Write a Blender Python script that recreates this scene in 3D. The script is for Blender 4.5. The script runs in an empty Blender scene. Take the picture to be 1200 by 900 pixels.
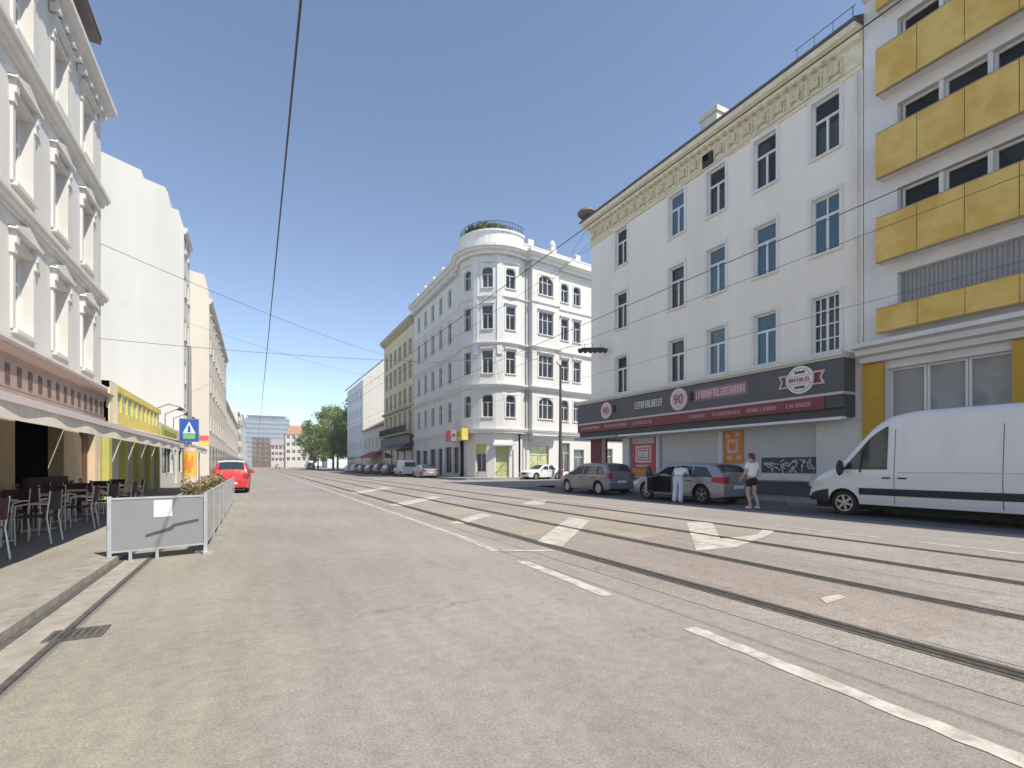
import bpy, bmesh, math, random
from mathutils import Vector, Matrix
R = math.radians
random.seed(7)
SC = bpy.context.scene
COL = SC.collection

# ------------------------------------------------------------------ camera, sky, sun, exposure
cam_data = bpy.data.cameras.new('camera')
cam = bpy.data.objects.new('camera', cam_data)
COL.objects.link(cam)
cam.location = (0, 0, 1.4)
cam.rotation_euler = (R(90), 0, -math.atan2(300, 580))
cam_data.sensor_width = 36.0
cam_data.lens = 36.0 * 580 / 1200
cam_data.shift_y = 95 / 1200
cam_data.clip_start = 0.05
cam_data.clip_end = 4000
SC.camera = cam

SUN_D = Vector((-0.31, 0.62, -1.0)).normalized()        # the way the light travels
SUN_EL = math.asin(-SUN_D.z)
SUN_ROT = math.atan2(-SUN_D.x, -SUN_D.y)
world = bpy.data.worlds.new('World')
SC.world = world
world.use_nodes = True
wn = world.node_tree.nodes
sky = wn.new('ShaderNodeTexSky')
sky.sky_type = 'NISHITA'
sky.sun_disc = False
sky.sun_elevation = SUN_EL
sky.sun_rotation = SUN_ROT
sky.air_density = 0.82
sky.dust_density = 0.0
sky.ozone_density = 0.5
sky.altitude = 2500
wn['Background'].inputs['Strength'].default_value = 0.15
world.node_tree.links.new(sky.outputs[0], wn['Background'].inputs['Color'])
sl = bpy.data.lights.new('sun', 'SUN')
sl.energy = 3.4
sl.angle = R(0.53)
sl.color = (1.0, 0.97, 0.93)
so = bpy.data.objects.new('sun', sl)
COL.objects.link(so)
so.rotation_euler = SUN_D.to_track_quat('-Z', 'Y').to_euler()
SC.view_settings.view_transform = 'Standard'
SC.view_settings.look = 'None'
SC.view_settings.exposure = 0.88
SC.view_settings.use_white_balance = True
SC.view_settings.white_balance_temperature = 7250
SC.view_settings.white_balance_tint = 9
SC.view_settings.gamma = 1.0
SC.view_settings.use_curve_mapping = False

# ------------------------------------------------------------------ materials
MATS = {}
def mat(name, col, rough=0.6, var=0.0, scale=3.0, bump=0.0, bscale=60.0, metal=0.0, spec=0.5, col2=None,
        stain=None, coat=0.0, trans=0.0, streak=False):
    """principled; colour wanders between col and col2 (or a lighter/darker self) with world-space noise"""
    if name in MATS: return MATS[name]
    m = bpy.data.materials.new(name)
    m.use_nodes = True
    nt = m.node_tree; n = nt.nodes; l = nt.links
    p = n['Principled BSDF']
    p.inputs['Roughness'].default_value = rough
    p.inputs['Metallic'].default_value = metal
    p.inputs['Specular IOR Level'].default_value = spec
    if coat:
        p.inputs['Coat Weight'].default_value = coat
        p.inputs['Coat Roughness'].default_value = 0.04
    c = (*col, 1)
    if var or col2:
        g = n.new('ShaderNodeNewGeometry')
        vec = g.outputs['Position']
        if streak:
            mp = n.new('ShaderNodeMapping'); mp.inputs['Scale'].default_value = (1, 1, 0.18)
            l.new(vec, mp.inputs['Vector']); vec = mp.outputs[0]
        t = n.new('ShaderNodeTexNoise')
        t.inputs['Scale'].default_value = scale
        t.inputs['Detail'].default_value = 6
        t.inputs['Roughness'].default_value = 0.62
        l.new(vec, t.inputs['Vector'])
        r = n.new('ShaderNodeValToRGB')
        r.color_ramp.elements[0].position = 0.32; r.color_ramp.elements[1].position = 0.68
        if col2 is None:
            a = tuple(x * (1 - var) for x in col); b = tuple(min(1, x * (1 + var)) for x in col)
        else: a, b = col, col2
        r.color_ramp.elements[0].color = (*a, 1); r.color_ramp.elements[1].color = (*b, 1)
        l.new(t.outputs['Fac'], r.inputs['Fac'])
        out = r.outputs[0]
        if stain:
            t2 = n.new('ShaderNodeTexNoise'); t2.inputs['Scale'].default_value = stain[1]; t2.inputs['Detail'].default_value = 8
            t2.inputs['Roughness'].default_value = 0.7
            l.new(g.outputs['Position'], t2.inputs['Vector'])
            r2 = n.new('ShaderNodeValToRGB')
            r2.color_ramp.elements[0].position = stain[2]; r2.color_ramp.elements[1].position = stain[2] + 0.14
            mx = n.new('ShaderNodeMix'); mx.data_type = 'RGBA'
            l.new(t2.outputs['Fac'], r2.inputs['Fac']); l.new(r2.outputs[0], mx.inputs[0])
            l.new(out, mx.inputs[6]); mx.inputs[7].default_value = (*stain[0], 1)
            out = mx.outputs[2]
        l.new(out, p.inputs['Base Color'])
    else:
        p.inputs['Base Color'].default_value = c
    if bump:
        g2 = n.new('ShaderNodeNewGeometry')
        tb = n.new('ShaderNodeTexNoise'); tb.inputs['Scale'].default_value = bscale; tb.inputs['Detail'].default_value = 4
        l.new(g2.outputs['Position'], tb.inputs['Vector'])
        b = n.new('ShaderNodeBump'); b.inputs['Strength'].default_value = bump; b.inputs['Distance'].default_value = 0.02
        l.new(tb.outputs['Fac'], b.inputs['Height']); l.new(b.outputs[0], p.inputs['Normal'])
    if trans:
        p.inputs['Alpha'].default_value = 1 - trans
    MATS[name] = m
    return m

def glass(name, tint, base, see=0.6, rough=0.03, wob=0.25):
    """window pane: part clear, part sky-reflecting, slightly wavy"""
    if name in MATS: return MATS[name]
    m = bpy.data.materials.new(name); m.use_nodes = True
    nt = m.node_tree; n = nt.nodes; l = nt.links
    p = n['Principled BSDF']
    p.inputs['Base Color'].default_value = (*base, 1)
    p.inputs['Roughness'].default_value = rough
    p.inputs['Specular IOR Level'].default_value = 0.9
    g = n.new('ShaderNodeNewGeometry')
    t = n.new('ShaderNodeTexNoise'); t.inputs['Scale'].default_value = 0.9; t.inputs['Detail'].default_value = 1
    l.new(g.outputs['Position'], t.inputs['Vector'])
    b = n.new('ShaderNodeBump'); b.inputs['Strength'].default_value = wob; b.inputs['Distance'].default_value = 0.06
    l.new(t.outputs['Fac'], b.inputs['Height']); l.new(b.outputs[0], p.inputs['Normal'])
    tr = n.new('ShaderNodeBsdfTransparent'); tr.inputs[0].default_value = (*tint, 1)
    fr = n.new('ShaderNodeFresnel'); fr.inputs['IOR'].default_value = 1.55
    mth = n.new('ShaderNodeMath'); mth.operation = 'MULTIPLY_ADD'
    mth.inputs[1].default_value = 1.0; mth.inputs[2].default_value = 1 - see
    mth.use_clamp = True
    l.new(fr.outputs[0], mth.inputs[0])
    mix = n.new('ShaderNodeMixShader')
    l.new(mth.outputs[0], mix.inputs[0]); l.new(tr.outputs[0], mix.inputs[1]); l.new(p.outputs[0], mix.inputs[2])
    l.new(mix.outputs[0], n['Material Output'].inputs['Surface'])
    MATS[name] = m
    return m

def ground_mat(name, base, light, pink, crack=0.26, seed=0.0, pos=0.5, speck=0.25, edge=None):
    if name in MATS: return MATS[name]
    m = bpy.data.materials.new(name); m.use_nodes = True
    nt = m.node_tree; n = nt.nodes; l = nt.links
    p = n['Principled BSDF']; p.inputs['Roughness'].default_value = 0.88; p.inputs['Specular IOR Level'].default_value = 0.25
    g = n.new('ShaderNodeNewGeometry')
    mp = n.new('ShaderNodeMapping'); mp.inputs['Location'].default_value = (seed, seed * 2, 0); l.new(g.outputs['Position'], mp.inputs[0])
    def noise(sc, det=6, ro=0.6, stretch=None):
        t = n.new('ShaderNodeTexNoise'); t.inputs['Scale'].default_value = sc; t.inputs['Detail'].default_value = det
        t.inputs['Roughness'].default_value = ro
        if stretch:
            q = n.new('ShaderNodeMapping'); q.inputs['Scale'].default_value = stretch
            l.new(mp.outputs[0], q.inputs[0]); l.new(q.outputs[0], t.inputs['Vector'])
        else: l.new(mp.outputs[0], t.inputs['Vector'])
        return t.outputs['Fac']
    def ramp(f, a, b, ca, cb):
        r = n.new('ShaderNodeValToRGB'); r.color_ramp.elements[0].position = a; r.color_ramp.elements[1].position = b
        r.color_ramp.elements[0].color = (*ca, 1); r.color_ramp.elements[1].color = (*cb, 1); l.new(f, r.inputs[0]); return r.outputs[0]
    def mixc(f, a, b, mode='MIX'):
        x = n.new('ShaderNodeMix'); x.data_type = 'RGBA'; x.blend_type = mode
        if hasattr(f, 'links'): l.new(f, x.inputs[0])
        else: x.inputs[0].default_value = f
        l.new(a, x.inputs[6]); l.new(b, x.inputs[7]); return x.outputs[2]
    big = ramp(noise(0.22, 5), 0.38, 0.62, base, light)
    tone = ramp(noise(0.5, 4, 0.5, (1, 0.25, 1)), 0.4, 0.65, (1, 1, 1), pink)
    c = mixc(1.0, big, tone, 'MULTIPLY')
    if edge is not None:                       # one surfacing ends and the other begins along a ragged line at x = edge
        sx = n.new('ShaderNodeSeparateXYZ'); l.new(g.outputs['Position'], sx.inputs[0])
        wob = n.new('ShaderNodeMath'); wob.operation = 'MULTIPLY_ADD'; wob.inputs[1].default_value = 2.2; l.new(noise(0.8, 5), wob.inputs[0]); l.new(sx.outputs[0], wob.inputs[2])
        mr = n.new('ShaderNodeMapRange'); mr.inputs['From Min'].default_value = edge + 0.75; mr.inputs['From Max'].default_value = edge + 1.45
        l.new(wob.outputs[0], mr.inputs['Value'])
        b2 = ramp(noise(0.22, 5), 0.38, 0.62, (0.285, 0.265, 0.225), (0.335, 0.312, 0.268))
        c = mixc(mr.outputs[0], b2, c)
    sp = ramp(noise(70, 2, 0.6), 0.35, 0.7, (1 - speck,) * 3, (1 + speck * 0.6,) * 3)
    c = mixc(1.0, c, sp, 'MULTIPLY')
    sp2 = ramp(noise(9, 6, 0.78), 0.36, 0.66, (0.84,) * 3, (1.10,) * 3)
    c = mixc(1.0, c, sp2, 'MULTIPLY')
    sp3 = ramp(noise(3.5, 5, 0.6, (1, 0.12, 1)), 0.38, 0.68, (0.93,) * 3, (1.05,) * 3)
    c = mixc(1.0, c, sp3, 'MULTIPLY')
    st = ramp(noise(2.6, 8, 0.72), 0.55, 0.78, (1, 1, 1), (0.8, 0.79, 0.78))
    c = mixc(1.0, c, st, 'MULTIPLY')
    # fine cracks
    v = n.new('ShaderNodeTexVoronoi'); v.feature = 'DISTANCE_TO_EDGE'; v.inputs['Scale'].default_value = 0.33
    wv = n.new('ShaderNodeTexNoise'); wv.inputs['Scale'].default_value = 1.5; wv.inputs['Detail'].default_value = 5
    l.new(mp.outputs[0], wv.inputs['Vector'])
    ad = n.new('ShaderNodeVectorMath'); ad.operation = 'ADD'
    l.new(mp.outputs[0], ad.inputs[0]); l.new(wv.outputs['Color'], ad.inputs[1]); l.new(ad.outputs[0], v.inputs['Vector'])
    k = ramp(v.outputs['Distance'], 0.001, 0.006, (1 - crack,) * 3, (1, 1, 1))
    km = ramp(noise(0.3, 2), 0.52, 0.6, (1, 1, 1), (0, 0, 0))
    wh = n.new('ShaderNodeRGB'); wh.outputs[0].default_value = (1, 1, 1, 1)
    k2 = mixc(km, k, wh.outputs[0])
    c = mixc(1.0, c, k2, 'MULTIPLY')
    l.new(c, p.inputs['Base Color'])
    b = n.new('ShaderNodeBump'); b.inputs['Strength'].default_value = 0.35; b.inputs['Distance'].default_value = 0.01
    l.new(noise(90, 3), b.inputs['Height']); l.new(b.outputs[0], p.inputs['Normal'])
    MATS[name] = m
    return m

def leaf_mat(name, c1, c2):
    if name in MATS: return MATS[name]
    m = bpy.data.materials.new(name); m.use_nodes = True
    nt = m.node_tree; n = nt.nodes; l = nt.links
    p = n['Principled BSDF']; p.inputs['Roughness'].default_value = 0.6
    g = n.new('ShaderNodeNewGeometry')
    r = n.new('ShaderNodeValToRGB'); r.color_ramp.elements[0].color = (*c1, 1); r.color_ramp.elements[1].color = (*c2, 1)
    l.new(g.outputs['Random Per Island'], r.inputs[0]); l.new(r.outputs[0], p.inputs['Base Color'])
    tl = n.new('ShaderNodeBsdfTranslucent'); l.new(r.outputs[0], tl.inputs[0])
    mx = n.new('ShaderNodeMixShader'); mx.inputs[0].default_value = 0.35
    l.new(p.outputs[0], mx.inputs[1]); l.new(tl.outputs[0], mx.inputs[2]); l.new(mx.outputs[0], n['Material Output'].inputs['Surface'])
    MATS[name] = m
    return m

# ------------------------------------------------------------------ mesh builder and object helpers
class MB:
    def __init__(s): s.v = []; s.f = []; s.mi = []
    def face(s, pts, mi=0):
        b = len(s.v); s.v += [tuple(p) for p in pts]; s.f.append(tuple(range(b, b + len(pts)))); s.mi.append(mi)
    def mesh(s, verts, faces, mi=0):
        b = len(s.v); s.v += [tuple(p) for p in verts]
        for f in faces: s.f.append(tuple(i + b for i in f)); s.mi.append(mi)
    def box(s, x0, x1, y0, y1, z0, z1, mi=0):
        v = [(x0,y0,z0),(x1,y0,z0),(x1,y1,z0),(x0,y1,z0),(x0,y0,z1),(x1,y0,z1),(x1,y1,z1),(x0,y1,z1)]
        s.mesh(v, [(0,3,2,1),(4,5,6,7),(0,1,5,4),(1,2,6,5),(2,3,7,6),(3,0,4,7)], mi)
    def obox(s, c, ax, ay, az, mi=0):
        c, ax, ay, az = (Vector((*q, 0.0)) if len(q) == 2 else Vector(q) for q in (c, ax, ay, az))
        v = [c + i*ax + j*ay + k*az for i, j, k in ((-1,-1,-1),(1,-1,-1),(1,1,-1),(-1,1,-1),(-1,-1,1),(1,-1,1),(1,1,1),(-1,1,1))]
        s.mesh(v, [(0,3,2,1),(4,5,6,7),(0,1,5,4),(1,2,6,5),(2,3,7,6),(3,0,4,7)], mi)
    def prism(s, poly, z0, z1, mi=0):
        n = len(poly); v = [(p[0], p[1], z0) for p in poly] + [(p[0], p[1], z1) for p in poly]
        f = [tuple(reversed(range(n))), tuple(range(n, 2*n))] + [(i, (i+1) % n, n + (i+1) % n, n + i) for i in range(n)]
        s.mesh(v, f, mi)
    def xprism(s, poly, y0, y1, mi=0):           # polygon in x,z pushed along y
        n = len(poly); v = [(p[0], y0, p[1]) for p in poly] + [(p[0], y1, p[1]) for p in poly]
        f = [tuple(range(n)), tuple(reversed(range(n, 2*n)))] + [(i, n + i, n + (i+1) % n, (i+1) % n) for i in range(n)]
        s.mesh(v, f, mi)
    def tube(s, pts, r, n=8, mi=0, cap=True):
        pts = [Vector(p) for p in pts]; rs = r if isinstance(r, (list, tuple)) else [r] * len(pts)
        v = []; f = []; prev = None
        for i, p in enumerate(pts):
            d = (pts[min(i+1, len(pts)-1)] - pts[max(i-1, 0)]).normalized()
            if prev is None:
                a = d.cross(Vector((0,0,1)))
                if a.length < 1e-3: a = d.cross(Vector((1,0,0)))
                a.normalize()
            else:
                a = (prev - d * prev.dot(d)).normalized()
            prev = a; b = d.cross(a)
            for k in range(n):
                t = 2 * math.pi * k / n
                v.append(p + rs[i] * (math.cos(t) * a + math.sin(t) * b))
        for i in range(len(pts) - 1):
            for k in range(n):
                f.append((i*n + k, i*n + (k+1) % n, (i+1)*n + (k+1) % n, (i+1)*n + k))
        if cap: f += [tuple(reversed(range(n))), tuple(range((len(pts)-1)*n, len(pts)*n))]
        s.mesh(v, f, mi)
    def lathe(s, prof, c=(0,0,0), n=20, mi=0, axis='z'):
        v = []; f = []
        for r, h in prof:
            for k in range(n):
                t = 2 * math.pi * k / n; a, b = r * math.cos(t), r * math.sin(t)
                p = (a, b, h) if axis == 'z' else (a, h, b)
                v.append((p[0]+c[0], p[1]+c[1], p[2]+c[2]))
        for i in range(len(prof) - 1):
            for k in range(n): f.append((i*n+k, i*n+(k+1) % n, (i+1)*n+(k+1) % n, (i+1)*n+k))
        s.mesh(v, f, mi)
    def sweep(s, path, prof, closed=False, mi=0, flip=1):
        """profile of (out, z) swept along a plan polyline; 'out' is to the right-hand outward side N=(Uy,-Ux)"""
        P = [Vector((p[0], p[1])) for p in path]; n = len(P); offs = []
        for i in range(n):
            d0 = (P[i] - P[i-1]).normalized() if i > 0 else None
            d1 = (P[i+1] - P[i]).normalized() if i < n - 1 else None
            if d0 is None: d0 = d1
            if d1 is None: d1 = d0
            n0 = Vector((d0.y, -d0.x)); n1 = Vector((d1.y, -d1.x)); m = n0 + n1
            if m.length < 1e-6: m = n0
            m = m.normalized(); m = m / max(0.35, m.dot(n0)); offs.append(m)
        k = len(prof); v = []; f = []
        for i in range(n):
            for o, z in prof: q = P[i] + offs[i] * o; v.append((q.x, q.y, z))
        for i in range(n - 1):
            for j in range(k - 1): f.append((i*k+j, (i+1)*k+j, (i+1)*k+j+1, i*k+j+1))
        f += [tuple(range(k)), tuple(reversed(range((n-1)*k, n*k)))]
        s.mesh(v, f, mi)
    def data(s, name, mats, smooth=False):
        me = bpy.data.meshes.new(name); me.from_pydata(s.v, [], s.f)
        for m in (mats if isinstance(mats, (list, tuple)) else [mats]): me.materials.append(m)
        me.polygons.foreach_set('material_index', s.mi)
        if smooth: me.polygons.foreach_set('use_smooth', [True] * len(s.f))
        me.validate(); me.update()
        return me
    def build(s, name, mats, parent=None, smooth=False, world=True, weld=False):
        if parent is not None and world:
            o = parent.location; s.v = [(a-o.x, b-o.y, c-o.z) for a, b, c in s.v]
        me = s.data(name, mats, smooth)
        if weld or smooth:
            bm = bmesh.new(); bm.from_mesh(me); bmesh.ops.remove_doubles(bm, verts=bm.verts, dist=0.0005)
            bmesh.ops.recalc_face_normals(bm, faces=bm.faces)
            if smooth:
                for e in bm.edges:
                    if len(e.link_faces) == 2 and e.calc_face_angle(0) > R(38): e.smooth = False
            bm.to_mesh(me); bm.free()
        return link(name, me, parent)

def link(name, me, parent=None, loc=None, rz=0.0):
    o = bpy.data.objects.new(name, me); COL.objects.link(o)
    if parent is not None: o.parent = parent
    if loc is not None: o.location = loc
    if rz: o.rotation_euler = (0, 0, rz)
    return o
def tag(o, label, cat, group=None):
    o['label'] = label; o['category'] = cat
    if group: o['group'] = group
    return o
def thing(name, label, cat, loc=(0,0,0), rz=0.0, group=None):
    o = bpy.data.objects.new(name, None); COL.objects.link(o); o.empty_display_size = 0.2
    o.location = loc; o.rotation_euler = (0, 0, rz)
    return tag(o, label, cat, group)
def struct(o): o['kind'] = 'structure'; return o
def kids(o): return [c for c in bpy.data.objects if c.parent == o]
def copy_tree(o, parent=None, table=None):
    if table is None:
        table = {}
        for x in bpy.data.objects:
            if x.parent: table.setdefault(x.parent.name, []).append(x)
    c = o.copy(); COL.objects.link(c); c.parent = parent
    for ch in table.get(o.name, []): copy_tree(ch, c, table)
    return c

def facade_mesh(mb, O, U, width, z0, z1, ops, depth, mi=0, mr=0):
    """front sheet with real openings and their reveals. O: plan point of the left end seen from outside"""
    O = Vector((O[0], O[1])); U = Vector((U[0], U[1])).normalized(); N = Vector((U.y, -U.x))
    def P(u, z, n=0.0): q = O + U*u + N*n; return (q.x, q.y, z)
    us = sorted({0.0, width, *[round(a, 4) for o in ops for a in o[:2]]})
    zs = sorted({z0, z1, *[round(a, 4) for o in ops for a in o[2:4]]})
    for i in range(len(us)-1):
        uc = (us[i]+us[i+1])/2
        j = 0
        while j < len(zs)-1:
            def hole(jj): zc = (zs[jj]+zs[jj+1])/2; return any(o[0] < uc < o[1] and o[2] < zc < o[3] for o in ops)
            if hole(j): j += 1; continue
            e = j
            while e+1 < len(zs)-1 and not hole(e+1): e += 1
            mb.face([P(us[i], zs[j]), P(us[i+1], zs[j]), P(us[i+1], zs[e+1]), P(us[i], zs[e+1])], mi)
            j = e+1
    for a, b, c, d in [o[:4] for o in ops]:
        t = -depth
        mb.face([P(a,c), P(a,d), P(a,d,t), P(a,c,t)], mr); mb.face([P(b,c), P(b,c,t), P(b,d,t), P(b,d)], mr)
        mb.face([P(a,d), P(b,d), P(b,d,t), P(a,d,t)], mr); mb.face([P(a,c), P(a,c,t), P(b,c,t), P(b,c)], mr)
    return P
def frame_of(O, U):
    O = Vector((O[0], O[1])); U = Vector((U[0], U[1])).normalized()
    def at(u, z, root, n=0.0):
        q = O + U*u + Vector((U.y, -U.x))*n
        return (q.x - root.location.x, q.y - root.location.y, z - root.location.z)
    return at, math.atan2(U.y, U.x)

WIN = {}
def win_kind(key, w, h, depth, frame_m, pane_m, style='cross', sill=None, hood=None, curtain=None, arch=False, surround=None):
    """local axes: x along the wall, y into it, z up, origin at the sill centre on the wall face"""
    if key in WIN: return WIN[key]
    d = {}
    f = MB(); y0, y1 = depth - 0.09, depth + 0.0; t = 0.07; a = w/2
    f.box(-a, -a+t, y0, y1, 0, h); f.box(a-t, a, y0, y1, 0, h); f.box(-a+t, a-t, y0, y1, 0, t); f.box(-a+t, a-t, y0, y1, h-t, h)
    yb0, yb1 = y0+0.012, y1-0.006; tr = h*0.66
    if style in ('cross', 'T'):
        f.box(-a+t, a-t, yb0, yb1, tr-0.05, tr+0.05); f.box(-0.045, 0.045, yb0, yb1, t, tr-0.05)
        if style == 'cross': f.box(-0.03, 0.03, yb0, yb1, tr+0.05, h-t)
    elif style == 'grid':
        f.box(-0.045, 0.045, yb0, yb1, t, h-t)
        for k in (0.25, 0.5, 0.75):
            f.box(-a+t, -0.045, yb0, yb1, h*k-0.025, h*k+0.025); f.box(0.045, a-t, yb0, yb1, h*k-0.025, h*k+0.025)
        f.box(-a/2-0.02, -a/2+0.02, yb0+0.004, yb1-0.004, t, h-t); f.box(a/2-0.02, a/2+0.02, yb0+0.004, yb1-0.004, t, h-t)
    elif style == 'triple':
        f.box(-a/3-0.06, -a/3+0.06, yb0, yb1, t, h-t); f.box(a/3-0.06, a/3+0.06, yb0, yb1, t, h-t); f.box(-a+t, a-t, yb0+0.003, yb1-0.003, tr-0.04, tr+0.04)
    elif style == 'bar':
        f.box(-0.04, 0.04, yb0, yb1, t, h-t)
    if arch:                                      # fills the corners of the opening to a round head
        for sx in (-1, 1):
            pts = [(sx*a, h)] + [(sx*a*math.cos(q), h - a*0.75 + a*0.75*math.sin(q)) for q in [R(90*i/8) for i in range(9)]]
            if sx > 0: pts = pts[::-1]
            f.xprism(pts, 0.004, y1-0.002, 1)
    d['frame'] = f.data('window', [frame_m, MATS.get(arch) if arch else frame_m])
    g = MB(); g.face([(-a+t*.5, y1-0.03, t*.5), (a-t*.5, y1-0.03, t*.5), (a-t*.5, y1-0.03, h-t*.5), (-a+t*.5, y1-0.03, h-t*.5)])
    d['pane'] = g.data('pane', pane_m)
    if sill:
        q = MB(); q.box(-a-0.1, a+0.1, -0.12, depth-0.1, -0.09, -0.002); d['sill'] = q.data('sill', sill)
    if hood: d['hood'] = hood(w, h)
    if surround:
        q = MB(); b = 0.14; yy = -0.05
        q.box(-a-b, -a-0.002, yy, -0.001, 0, h+b); q.box(a+0.002, a+b, yy, -0.001, 0, h+b); q.box(-a-0.002, a+0.002, yy, -0.001, h+0.002, h+b)
        d['surround'] = q.data('surround', surround)
    if curtain:
        d['curtains'] = []
        for lo, hi, half in ((0.03, 0.97, 0.94), (0.5, 0.97, 0.94), (0.03, 0.97, 0.42), (0.1, 0.6, 0.94)):
            q = MB(); n = 24; x0, x1 = -a*half*1.0, a*half
            if half < 0.5: x0, x1 = -a*0.94, -a*0.94 + a*0.8
            for i in range(n):
                u0 = x0 + (x1-x0)*i/n; u1 = x0 + (x1-x0)*(i+1)/n
                yy0 = y1 + 0.16 + 0.025*math.sin(i*1.9); yy1 = y1 + 0.16 + 0.025*math.sin((i+1)*1.9)
                q.face([(u0, yy0, h*lo), (u1, yy1, h*lo), (u1, yy1, h*hi), (u0, yy0, h*hi)])
            d['curtains'].append(q.data('curtain', curtain))
    WIN[key] = d
    return d
def put_window(d, root, at, rz, u, z, rnd=None, hood=True, n=0.0):
    o = link('window', d['frame'], root, at(u, z, root, n), rz)
    link('pane', d['pane'], o)
    for k in ('sill', 'surround'):
        if k in d: link(k, d[k], o)
    if hood and 'hood' in d: link('window_hood', d['hood'], o)
    if 'curtains' in d and rnd is not None and rnd < 4: link('curtain', d['curtains'][rnd], o)
    return o
# ------------------------------------------------------------------ shared materials
def amber_mat():
    m = bpy.data.materials.new('amber_panel'); m.use_nodes = True; nt = m.node_tree; n = nt.nodes; l = nt.links
    p = n['Principled BSDF']; p.inputs['Roughness'].default_value = 0.22
    g = n.new('ShaderNodeNewGeometry'); t = n.new('ShaderNodeTexNoise'); t.inputs['Scale'].default_value = 1.5; t.inputs['Detail'].default_value = 2; l.new(g.outputs['Position'], t.inputs['Vector'])
    r = n.new('ShaderNodeValToRGB'); r.color_ramp.elements[0].position = 0.4; r.color_ramp.elements[1].position = 0.6  # two amber tones, mottled: reflections and shadows on the panels put into the colour
    r.color_ramp.elements[0].color = (0.82, 0.52, 0.12, 1); r.color_ramp.elements[1].color = (0.93, 0.66, 0.20, 1); l.new(t.outputs['Fac'], r.inputs[0]); l.new(r.outputs[0], p.inputs['Base Color'])
    tr = n.new('ShaderNodeBsdfTransparent'); tr.inputs[0].default_value = (0.95, 0.70, 0.28, 1)
    mx = n.new('ShaderNodeMixShader'); mx.inputs[0].default_value = 0.80; l.new(tr.outputs[0], mx.inputs[1]); l.new(p.outputs[0], mx.inputs[2]); l.new(mx.outputs[0], n['Material Output'].inputs['Surface'])
    return m
asph = ground_mat('asphalt', (0.275, 0.257, 0.243), (0.325, 0.305, 0.288), (1.0, 0.96, 0.96), seed=3.1, edge=0.1)
tramb = ground_mat('tram_bed', (0.30, 0.272, 0.25), (0.36, 0.332, 0.305), (1.0, 0.94, 0.92), seed=5.2, speck=0.35)
darka = ground_mat('dark_asphalt', (0.12, 0.12, 0.125), (0.16, 0.158, 0.16), (1.0, 0.98, 1.0), seed=1.7)
pave = ground_mat('pavement', (0.29, 0.275, 0.245), (0.35, 0.33, 0.295), (1.0, 0.97, 0.94), seed=6.6, crack=0.3)
kerbm = mat('granite_kerb', (0.28, 0.26, 0.23), 0.8, 0.25, 6, 0.3, 40)
paint = mat('road_paint', (0.50, 0.47, 0.425), 0.75, 0.14, 9, 0.2, 60, stain=((0.34, 0.312, 0.28), 4.0, 0.44))
steel = mat('rail_steel', (0.16, 0.145, 0.13), 0.45, 0.3, 9, metal=0.7)
groove = mat('rail_groove', (0.022, 0.020, 0.018), 0.9)
tar = mat('tar_joint', (0.085, 0.08, 0.075), 0.8, 0.35, 12)
lw = mat('left_stucco', (0.66, 0.645, 0.61), 0.9, 0.09, 0.7, 0.15, 45, streak=True)
lt = mat('left_trim', (0.64, 0.625, 0.59), 0.85, 0.07, 2)
rw = mat('right_stucco', (0.88, 0.825, 0.73), 0.92, 0.06, 0.6, 0.1, 45, streak=True)
rtrim = mat('right_trim', (0.78, 0.765, 0.72), 0.85, 0.05, 2)
fr_y = mat('frieze_cream', (0.78, 0.70, 0.52), 0.85, 0.12, 3)
fr_o = mat('frieze_ornament', (0.66, 0.57, 0.39), 0.85, 0.25, 6)
cw = mat('corner_stucco', (0.62, 0.605, 0.58), 0.9, 0.06, 0.4, 0.1, 30, streak=True)
ct = mat('corner_trim', (0.66, 0.65, 0.635), 0.85, 0.05, 2)
white_w = mat('party_wall_white', (0.56, 0.55, 0.52), 0.95, 0.07, 0.3, streak=True, stain=((0.47, 0.455, 0.42), 0.5, 0.6))
cream_w = mat('party_wall_cream', (0.62, 0.575, 0.50), 0.95, 0.06, 0.25, streak=True)
yel_w = mat('yellow_brown_stucco', (0.62, 0.53, 0.37), 0.92, 0.1, 0.5, streak=True)
yel_t = mat('yellow_brown_trim', (0.40, 0.34, 0.25), 0.9, 0.12, 1)
pale_w = mat('pale_blue_stucco', (0.66, 0.69, 0.70), 0.92, 0.06, 0.4, streak=True)
pink_w = mat('pinkish_stucco', (0.66, 0.56, 0.52), 0.92, 0.08, 0.3)
redb = mat('red_brown_brick', (0.20, 0.125, 0.10), 0.9, 0.2, 0.4)
roofd = mat('dark_roof', (0.11, 0.108, 0.105), 0.7, 0.2, 2)
roofr = mat('red_tile_roof', (0.38, 0.19, 0.13), 0.85, 0.2, 1.0)
winw = mat('white_window_frame', (0.78, 0.78, 0.77), 0.5)
wing = mat('grey_window_frame', (0.45, 0.45, 0.45), 0.5)
wind = mat('dark_window_frame', (0.06, 0.06, 0.065), 0.5)
curt = mat('curtain_white', (0.75, 0.74, 0.70), 0.95, 0.06, 3)
pn_b = glass('pane_blue', (0.75, 0.85, 0.90), (0.12, 0.24, 0.33), 0.42)  # blue base puts the reflected sky into the pane's colour
pn_d = glass('pane_dark', (0.75, 0.77, 0.80), (0.045, 0.055, 0.065), 0.6)
pn_l = glass('pane_left', (0.5, 0.52, 0.55), (0.02, 0.022, 0.026), 0.6)
pn_far = mat('pane_far', (0.075, 0.08, 0.09), 0.12, 0.6, 0.6, spec=0.8)
pn_mid = mat('pane_pale', (0.34, 0.35, 0.37), 0.12, 0.4, 0.5, spec=0.8)
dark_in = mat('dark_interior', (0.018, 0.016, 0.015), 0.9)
grey_in = mat('grey_interior', (0.20, 0.20, 0.21), 0.9)
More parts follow.
